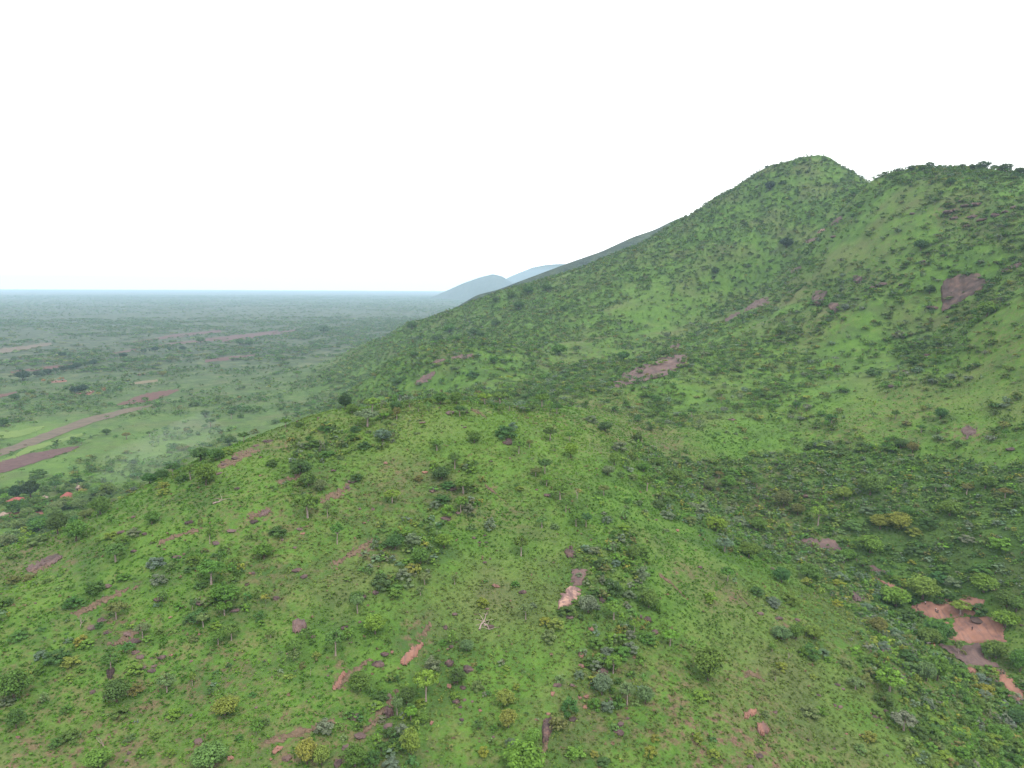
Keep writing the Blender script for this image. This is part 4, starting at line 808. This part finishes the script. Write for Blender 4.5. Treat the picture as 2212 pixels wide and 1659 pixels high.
# ---------------- boulders ----------------
BH={'E':"""755 915 55 50 2;740 965 40 28 0;1175 385 45 50 0;1000 340 45 25 5;945 490 28 22 3;970 605 32 40 2;675 610 35 35 0;712 735 32 32 0;700 845 55 75 0;820 880 65 60 0;735 525 38 32 3;780 1210 28 40 0;1985 560 50 55 0;1545 1070 28 40 5;1400 985 50 45 0;1370 1040 35 30 5;1690 900 70 80 0;1740 1090 40 80 0;585 1230 30 35 5;130 410 70 40 0;220 385 40 40 0;20 610 40 30 2;25 1390 50 30 3;850 1090 20 14 3;800 1080 25 20 3;940 60 25 18 0;860 30 28 22 3;930 15 20 18 0;895 60 22 16 0;930 190 25 25 0;965 165 15 15 0;540 42 12 10 3;1280 380 0 0 0;120 575 25 20 0;45 645 25 25 0;60 710 25 16 3;745 1090 50 40 0;1500 1205 50 30 2;1800 1290 60 50 0;1855 1200 25 22 0;630 1505 16 14 3;1340 1170 25 18 5;240 850 70 60 0;280 780 60 25 0;330 770 30 25 5;410 980 0 0 0;305 1060 60 40 3;240 1100 30 40 3;80 1190 70 40 0;1620 620 40 30 5;2030 640 50 40 0;1555 860 35 40 5;1555 790 40 50 5;1585 1060 35 30 5;1650 1330 0 0 0;435 870 0 0 0;700 990 40 30 5;790 1000 40 30 0;1935 540 30 40 0;1270 1210 25 30 5;845 500 0 0 0;985 1320 20 18 3;230 970 0 0 0;300 1250 60 30 3;120 1310 70 35 3;40 1385 50 35 3;590 1090 0 0 0;900 1150 25 18 5;770 1125 25 20 0;665 1080 0 0 0;1200 1385 0 0 0;1690 430 50 35 2;1910 350 40 30 0;1480 545 50 35 3;1760 1010 0 0 0""",
'D':"""1050 805 48 42 0;1110 790 22 20 5;985 890 45 32 0;1285 1350 55 55 3;1490 1460 35 55 5;1240 1180 25 25 3;1660 1130 22 20 3;1105 545 20 18 5;2030 670 32 22 0;1860 780 18 14 5;600 1030 40 35 3;690 1060 40 30 0;930 870 40 20 3;1000 860 35 20 3;980 810 18 16 3;1300 450 60 35 0;1030 420 60 30 2;1370 420 50 30 0;1525 500 60 30 3;1600 470 25 14 0;870 700 80 40 0;910 800 60 30 3;880 770 50 25 0;660 560 60 25 0;600 610 60 25 3;830 650 70 30 3;700 640 50 20 0;700 340 60 22 3;1290 655 20 15 5;1240 830 18 25 5;1640 260 30 35 3;1620 260 20 20 5;1600 330 30 18 0;1480 840 15 15 5;120 1320 35 18 5;560 740 0 0 0;1790 420 40 40 0;1530 970 0 0 0;1800 1400 60 40 5;1760 1460 30 20 5;1860 1460 50 60 2;2190 1490 60 60 0;1970 280 50 30 0""",
'B':"""1075 400 60 50 2;1000 0 0 0 0;705 205 65 20 3;525 270 45 22 3;1090 500 25 12 3;970 520 25 15 0;150 920 25 20 5;175 905 15 15 3;205 830 30 20 0;1265 705 20 20 0;1145 240 25 20 3;800 300 30 15 3;290 530 30 18 5;40 690 40 25 0;70 650 60 25 0;120 830 20 25 0;1640 355 15 12 3;1080 380 40 30 3;1330 740 50 30 0;590 710 50 25 0;720 700 60 25 0;680 890 70 30 0""",
'A':"""1230 915 50 25 2;1645 910 50 20 2;940 990 40 25 0;870 880 40 20 0;1740 390 60 25 2;1660 420 50 22 0;1530 500 60 22 0;1460 540 50 22 0;1420 600 45 20 3;1965 990 30 22 5;1830 1030 25 18 3;2160 580 40 22 0;1940 960 40 25 3;790 980 50 30 0;720 1010 50 20 0;870 1100 50 25 0;990 1045 30 20 0;1400 1050 60 20 3;1150 1140 60 25 0;1500 970 60 16 3;260 1190 60 18 2;330 1160 60 16 2;210 1220 40 20 0""",
'C':"""795 745 50 30 2;1360 35 45 25 2;2130 440 60 28 2;320 250 40 16 2;1450 270 60 22 2;530 440 0 0 0;2010 1345 50 16 3;1000 300 20 10 2""",
'F':"""1040 1010 25 22 3;1250 1190 40 35 2;1320 1160 30 50 2;1325 1260 25 22 3;600 1160 30 25 2;985 1115 25 22 0;980 1395 25 18 0;440 1520 40 60 3;490 1440 60 25 0;1060 1300 18 14 5;1150 1310 18 12 5;660 1420 0 0 0;1725 1060 60 30 0;1790 1060 50 28 3;1790 560 30 16 2;1920 560 90 25 2;1950 600 25 18 2;1930 628 35 16 2;1600 495 50 22 2;1640 500 60 22 2;1540 490 40 20 2;2080 970 35 18 0;2000 950 70 35 3;740 560 35 25 0;620 550 50 30 0;500 520 50 30 3;560 440 40 20 3;880 1050 30 20 0;1000 980 40 20 0;810 1340 20 14 0""",
'I':"""1720 470 60 25 3;1770 460 50 25 0;1830 430 50 25 0;1900 420 60 25 0;1880 500 50 35 0;2030 490 60 30 0;2090 470 50 30 0;1800 400 40 20 3;1850 560 50 25 3;1760 510 50 25 3;1940 520 50 25 2;2150 440 50 25 0;1690 750 40 20 3;1560 790 40 16 0;1490 480 40 14 3;1620 1090 60 35 2;1590 1395 40 25 3;1580 1410 30 15 0;980 630 40 12 0;1290 940 60 25 0;1240 960 50 25 0;1420 940 40 18 0;1440 1500 30 10 0;400 1330 50 20 0;580 1305 30 10 0;1720 1150 25 12 3;1730 1220 25 14 3;1710 1190 22 12 3"""}
CNB=['grey brown','grey brown','dark grey','pinkish','grey brown','orange']
nb=0
for tile,s in BH.items():
    for it in s.replace('\n','').split(';'):
        x,y,w_,h_,k=it.split(); x,y,w_,h_,k=float(x),float(y),float(w_),float(h_),int(k)
        if w_<=0: continue
        u,v=T(tile,x,y); P=cast(u,v); _,_,d=proj(*P)
        if d>1500: continue
        Wm=w_/3*d/F; Hm=max(h_/3*d/F*.9,Wm*(.35 if tile!='I' else .6))
        o=bpy.data.objects.new('boulder',BOUL[k]); C.objects.link(o); o.location=(P[0],P[1],P[2]-Hm*.16); o.rotation_euler=(random.uniform(-.15,.15),random.uniform(-.15,.15),random.uniform(0,6.28)); o.scale=(Wm,Wm*random.uniform(.7,.95),Hm*.85)
        o['category']='boulder'; o['group']='boulders and rocks on the hills'; nb+=1
        PEND.append((o,'large' if w_>55 else 'medium' if w_>32 else 'small',CNB[k],'boulder',u,v))
c=candidates(110,420,1/60.); c=[q[(c[3]>0)&(c[3]<2212)&(c[4]<1659)] for q in c]; s_=fbm(c[0]/35,c[1]/35,91,3); k=(rng.uniform(size=len(s_))<np.clip(-.02+.4*s_,0,.4)); c=[q[k][:260] for q in c]
k=nb
for q in range(min(len(c[0]),298-nb)):
    W_=float(rng.gamma(2.5,.28)+.35)
    i=int(rng.choice([0,1,2,3,4,5],p=[.25,.2,.15,.15,.15,.1])); o=bpy.data.objects.new('boulder',BOUL[i]); C.objects.link(o)
    o.location=(c[0][q],c[1][q],c[2][q]-.05); o.rotation_euler=(0,0,random.uniform(0,6.28)); o.scale=(W_,W_*.8,W_*random.uniform(.4,.75)); o['category']='boulder'; o['group']='boulders and rocks on the hills'
    PEND.append((o,'tiny',CNB[i],'boulder',c[3][q],c[4][q]))
# ---------------- village ----------------
def box(x0,x1,y0,y1,z0,z1):
    return [(x0,y0,z0),(x1,y0,z0),(x1,y1,z0),(x0,y1,z0),(x0,y0,z1),(x1,y0,z1),(x1,y1,z1),(x0,y1,z1)],[[0,3,2,1],[4,5,6,7],[0,1,5,4],[1,2,6,5],[2,3,7,6],[3,0,4,7]]
def part(name,vf,mt,parent,smooth=False):
    me=bpy.data.meshes.new(name); me.from_pydata([tuple(map(float,p)) for p in vf[0]],[],[list(f) for f in vf[1]]); me.materials.append(M[mt])
    if smooth:
        for p in me.polygons: p.use_smooth=True
    return link(bpy.data.objects.new(name,me),parent)
def house(u,v,wid,dep,rz,label,roofm='roof_red',wall='white_wall',hip=.15,name='house',rise=1.9):
    P=cast(u,v); r=bpy.data.objects.new(name,None); C.objects.link(r); r.location=P; r.rotation_euler=(0,0,rz); setp(r,label,'house')
    a,b=wid/2,dep/2; h=2.6
    t=.22; V=[];Fc=[]
    for bx in (box(-a+.6,a-.6,-b+.6,-b+.6+t,-.6,h),box(-a+.6,a-.6,b-.6-t,b-.6,-.6,h),box(-a+.6,-a+.6+t,-b+.6+t,b-.6-t,-.6,h),box(a-.6-t,a-.6,-b+.6+t,b-.6-t,-.6,h)):
        o=len(V); V+=bx[0]; Fc+=[[i+o for i in f] for f in bx[1]]
    part('wall',(V,Fc),wall,r)
    e=h+.02; rr_=wid*hip/2
    part('roof',([(-a,-b,e),(a,-b,e),(a,b,e),(-a,b,e),(-rr_,0,e+rise),(rr_,0,e+rise),(-a,-b,e-.12),(a,-b,e-.12),(a,b,e-.12),(-a,b,e-.12)],[[0,1,5,4],[1,2,5],[2,3,4,5],[3,0,4],[6,7,1,0],[7,8,2,1],[8,9,3,2],[9,6,0,3],[6,9,8,7]]),roofm,r)
    d=part('door',box(-.5,.5,-b+.55,-b+.6,0,2.05),'dark_panel',r); part('handle',box(.32,.4,-b+.5,-b+.55,.95,1.05),'horn',d)
    for wx in (-a*.55,a*.55):
        wn=part('window',box(wx-.5,wx+.5,-b+.555,-b+.6,1,1.95),'dark_panel',r); part('sill',box(wx-.6,wx+.6,-b+.48,-b+.555,.9,.98),wall,wn)
    return r
u,v=T('V',282,1165); house(u,v,10.6,8.5,.1,'house with a low red metal hip roof under two very dark trees')
u,v=T('V',1125,1115); house(u,v,9,8.5,-.35,'house with a steeper red metal roof half hidden by trees, beside a tree covered slope',rise=3.4,hip=.3)
def hut(u,v,dia,label,mt='thatch'):
    P=cast(u,v); r=bpy.data.objects.new('thatched_hut',None); C.objects.link(r); r.location=P; setp(r,label,'hut','thatched huts on the plain')
    n_=18; R1=dia/2*.8; V=[];Fc=[]
    for k in range(n_):
        t=2*math.pi*k/n_; V+=[(R1*math.cos(t),R1*math.sin(t),-.5),(R1*math.cos(t),R1*math.sin(t),2.0)]
    for k in range(n_): q=(k+1)%n_; Fc.append([2*k,2*q,2*q+1,2*k+1])
    part('wall',(V,Fc),'mud_wall',r)
    V=[];Fc=[]; prof=[(dia/2,1.75),(dia*.36,2.35),(dia*.2,3.1),(.12,3.9)]
    for R2,zz_ in prof:
        for k in range(n_): t=2*math.pi*k/n_; V.append((R2*math.cos(t)*random.uniform(.97,1.03),R2*math.sin(t),zz_))
    for i in range(3):
        for k in range(n_): q=(k+1)%n_; Fc.append([i*n_+k,i*n_+q,(i+1)*n_+q,(i+1)*n_+k])
    Fc.append([3*n_+k for k in range(n_)]); Fc.append([k for k in range(n_)][::-1])
    part('roof',(V,Fc),mt,r,True)
    part('door',box(-.45,.45,-R1-.06,-R1+.1,0,1.7),'dark_panel',r)
for tile,x,y,dia,lab in [('V',730,1125,7,'grey thatched hut between the two red roofed houses'),('V',60,1400,7,'tan thatched hut at the left edge below the village'),('V',1290,950,5,'small hut under the tree above the right red roofed house'),
    ('P',1120,1412,7,'thatched hut on bare earth beside the big dark double tree'),('P',1080,1425,6,'smaller thatched hut on bare earth in front of the big dark double tree'),
    ('P',1735,1192,8,'grey thatched hut in a farmyard, left one of a pair'),('P',1785,1185,7,'pale thatched hut in a farmyard, right one of a pair'),('P',705,1275,6,'thatched hut among rusty orange trees'),('P',790,1265,6,'thatched hut right of the rusty orange trees')]:
    u,v=T(tile,x,y); hut(u,v,dia,lab)
# ---------------- people ----------------
def skin_figure(verts,edges,rad,name,mt,parent=None,mirror=False,sub=1):
    me=bpy.data.meshes.new(name); me.from_pydata(verts,edges,[]); o=bpy.data.objects.new(name,me); C.objects.link(o)
    s=o.modifiers.new('skin','SKIN'); 
    for sv,r_ in zip(me.skin_vertices[0].data,rad): sv.radius=(r_,r_) if not isinstance(r_,tuple) else r_
    me.skin_vertices[0].data[0].use_root=True
    b=o.modifiers.new('sub','SUBSURF'); b.levels=b.render_levels=sub
    dg=bpy.context.evaluated_depsgraph_get(); m2=bpy.data.meshes.new_from_object(o.evaluated_get(dg)); C.objects.unlink(o); bpy.data.objects.remove(o)
    m2.materials.clear(); m2.materials.append(M[mt])
    for p in m2.polygons: p.use_smooth=True; p.material_index=0
    q=bpy.data.objects.new(name,m2); C.objects.link(q)
    if parent is not None: q.parent=parent
    return q
def person(u,v,rz,label,top,bottom,stride=.1,arm=0.0):
    P=cast(u,v)
    V=[(0,0,.95),(0,0,1.15),(0,0,1.38),(0,0,1.50),(0,.01,1.58),(0,.02,1.72)]; E=[(0,1),(1,2),(2,3),(3,4),(4,5)]; Rr=[(.14,.10),(.13,.09),(.16,.10),.055,(.075,.09),(.06,.075)]
    for s in (-1,1):
        b=len(V); ft=stride*s
        V+=[(s*.09,0,.88),(s*.10,ft*.6+.03,.48),(s*.10,ft,.07),(s*.11,ft+.15,.035)]; E+=[(0,b),(b,b+1),(b+1,b+2),(b+2,b+3)]; Rr+=[.085,.058,.04,.033]
        b=len(V); f=-ft*.6
        V+=[(s*.19,0,1.40),(s*.25,f*.4,1.14),(s*(.25-.04*arm),f+.08+.1*arm,.92+.15*arm),(s*(.25-.06*arm),f+.11+.16*arm,.84+.18*arm)]; E+=[(2,b),(b,b+1),(b+1,b+2),(b+2,b+3)]; Rr+=[.055,.042,.032,.028]
        h0=b+3
        for k in range(4):
            c_=len(V); x0,y0,z0=V[h0]; dx=(k-1.5)*.016
            V+=[(x0,y0+dx+.01,z0-.045),(x0-s*.008,y0+dx+.018,z0-.082-.006*(1 if k in(1,2) else 0))]; E+=[(h0,c_),(c_,c_+1)]; Rr+=[.009,.007]
        c_=len(V); x0,y0,z0=V[h0]; V+=[(x0-s*.01,y0+.045,z0-.02)]; E+=[(h0,c_)]; Rr+=[.01]
    body=skin_figure(V,E,Rr,'person','skin'); body.location=P; body.rotation_euler=(0,0,rz); setp(body,label,'person')
    # shirt and trousers follow the body a little outside it
    sv=[(0,0,.93),(0,0,1.15),(0,0,1.38),(0,0,1.46)]; se=[(0,1),(1,2),(2,3)]; sr=[(.16,.12),(.15,.11),(.18,.12),.08]
    for s in (-1,1):
        b=len(sv); f=-stride*s*.6; sv+=[(s*.19,0,1.40),(s*.235,f*.25,1.22)]; se+=[(2,b),(b,b+1)]; sr+=[.07,.06]
    skin_figure(sv,se,sr,'shirt',top,body)
    tv=[(0,0,.96),(0,0,.90)]; te=[(0,1)]; tr_=[(.155,.115),(.15,.11)]
    for s in (-1,1):
        b=len(tv); ft=stride*s; tv+=[(s*.09,0,.84),(s*.10,ft*.6+.03,.48),(s*.10,ft,.12)]; te+=[(1,b),(b,b+1),(b+1,b+2)]; tr_+=[.10,.072,.056]
    skin_figure(tv,te,tr_,'trousers',bottom,body)
    skin_figure([(0,-.015,1.64),(0,-.005,1.72),(0,0,1.765)],[(0,1),(1,2)],[(.083,.09),(.085,.098),(.045,.05)],'hair','cloth_dark',body)
    return body
for x,y,rz,lab,t_,b_,st,ar in [(507,450,2.6,'person in a white shirt walking on the pale part of the upper orange slab','cloth_white','cloth_dark',.22,.5),
    (395,378,2.9,'person in a white shirt standing by the dark ledge under the round tree','cloth_white','cloth_dark',.08,.2),
    (303,412,3.3,'person in dark clothes standing at the left end of the upper slab','cloth_dark','cloth_dark',.08,.2),
    (905,658,2.4,'person in dark clothes walking alone down the broad orange slab','cloth_dark','cloth_dark',.2,.4)]:
    u,v=T('S',x,y); o=person(u,v,rz,lab,t_,b_,st,ar); o.location.z+=.55
# ---------------- cattle ----------------
def cow(u,v,rz,label,hide):
    P=cast(u,v)
    V=[(0,-.65,1.12),(0,-.2,1.10),(0,.25,1.12),(0,.62,1.18),(0,.85,1.34),(0,1.05,1.42),(0,1.28,1.26)]; E=[(i,i+1) for i in range(6)]; Rr=[(.24,.25),(.29,.33),(.28,.33),(.22,.30),(.13,.19),(.11,.13),(.07,.07)]
    for s in (-1,1):
        for yb,hind in ((.55,0),(-.62,1)):
            b=len(V)
            if hind: V+=[(s*.17,yb+.02,.92),(s*.17,yb+.10,.66),(s*.17,yb-.10,.42),(s*.17,yb-.06,.04)]
            else: V+=[(s*.16,yb,.88),(s*.16,yb-.02,.60),(s*.16,yb+.02,.36),(s*.16,yb,.04)]
            E+=[(3 if not hind else 0,b),(b,b+1),(b+1,b+2),(b+2,b+3)]; Rr+=[.13,.085,.055,.05]
        b=len(V); V+=[(s*.12,1.02,1.50),(s*.24,.98,1.50)]; E+=[(5,b),(b,b+1)]; Rr+=[.04,.03]
    b=len(V); V+=[(0,-.86,1.16),(0,-.93,.80),(0,-.92,.50)]; E+=[(0,b),(b,b+1),(b+1,b+2)]; Rr+=[.04,.025,.035]
    o=skin_figure(V,E,Rr,'cow',hide); o.location=P; o.rotation_euler=(0,0,rz); setp(o,label,'cow','cattle beside the orange slabs')
    for s in (-1,1):
        t_=tube([(s*.07,1.06,1.52),(s*.20,1.08,1.62),(s*.22,1.14,1.78)],[.035,.025,.008],6); part('horn',t_,'horn',o,True)
for x,y,rz,lab,hd in [(432,806,1.9,'white cow standing in the bushes, head of three cattle','hide_white'),(474,808,1.4,'red brown cow between the white and the tan one','hide_brown'),(490,832,2.3,'tan cow just below the red brown one','hide_tan')]:
    u,v=T('S',x,y); cow(u,v,rz,lab,hd)
# ---------------- fallen dead trunk ----------------
def fallen(pts,label):
    W=[cast(*T(*p)) for p in pts]; o=np.array(W[0]); Q=[np.array(p)-o+[0,0,.35] for p in W]
    parts=[tube(Q,list(np.linspace(.3,.08,len(Q))),7)]
    r=np.random.default_rng(5)
    for i in range(1,len(Q)):
        for _ in range(3):
            e=Q[i]+np.array([r.normal()*1.8,r.normal()*1.8,r.uniform(.2,1.4)]); parts.append(tube([Q[i],(Q[i]+e)/2+[0,0,.2],e],[.09,.06,.02],5))
    me=bpy.data.meshes.new('fallen_tree'); V_,F_=join(parts); me.from_pydata([tuple(map(float,p)) for p in V_],[],F_); me.materials.append(M['bark'])
    ob=link(bpy.data.objects.new('fallen_tree',me)); ob.location=o; setp(ob,label,'dead tree')
fallen([('E',895,632),('E',905,598),('E',925,580),('E',937,535)],'fallen grey dead tree with branching limbs lying beside a dark boulder')
fallen([('E',925,595),('E',945,605),('E',960,630)],'second bleached limb lying right of the fallen dead tree')
fallen([('A',1380,800),('A',1415,790),('A',1440,778)],'short white fallen log lying high on the left slope')
name_all()
# ---------------- smoke ----------------
def lumpy(name,P,rad,rz,seed,tilt=0):
    bm=bmesh.new(); bmesh.ops.create_icosphere(bm,subdivisions=4,radius=1)
    co=np.array([v.co for v in bm.verts]); f=1+.22*fbm(co[:,0]*1.7+seed,co[:,1]*1.7+co[:,2],seed,3)
    for v_,q,c_ in zip(bm.verts,co,f): v_.co=Vector(q*c_*np.array(rad))
    me=bpy.data.meshes.new(name); bm.to_mesh(me); bm.free(); me.materials.append(M['smoke']); o=link(bpy.data.objects.new(name,me)); o.location=P; o.rotation_euler=(0,tilt,rz); return o
m=bpy.data.materials.new('smoke'); m.use_nodes=True; n=m.node_tree; n.nodes.clear(); M['smoke']=m
pv=nd(n,'ShaderNodeVolumePrincipled'); pv.inputs['Color'].default_value=(.88,.92,.95,1); pv.inputs['Density'].default_value=.0008; mo=nd(n,'ShaderNodeOutputMaterial'); n.links.new(pv.outputs[0],mo.inputs['Volume'])
P1=cast(452,935); P2=cast(250,1050); c_=(P1+P2)/2; ln=np.linalg.norm(P1[:2]-P2[:2])/2
o=lumpy('smoke',(c_[0],c_[1],c_[2]+12),(ln*1.25,30,13),math.atan2(P1[1]-P2[1],P1[0]-P2[0]),3); setp(o,'thin grey smoke drifting low over the village at the hill foot','smoke',None,'stuff')
# ---------------- haze ----------------
m=bpy.data.materials.new('haze'); m.use_nodes=True; n=m.node_tree; n.nodes.clear()
pv=nd(n,'ShaderNodeVolumePrincipled'); pv.inputs['Color'].default_value=(.58,.78,.98,1); pv.inputs['Density'].default_value=.000074; mo=nd(n,'ShaderNodeOutputMaterial'); n.links.new(pv.outputs[0],mo.inputs['Volume'])
b=box(-25500,25500,-25500,25500,-90,430)
o=part('haze',b,'ground',None); o.data.materials.clear(); o.data.materials.append(m); setp(o,kind='stuff',label='pale blue haze in the air over the plain and the hills')
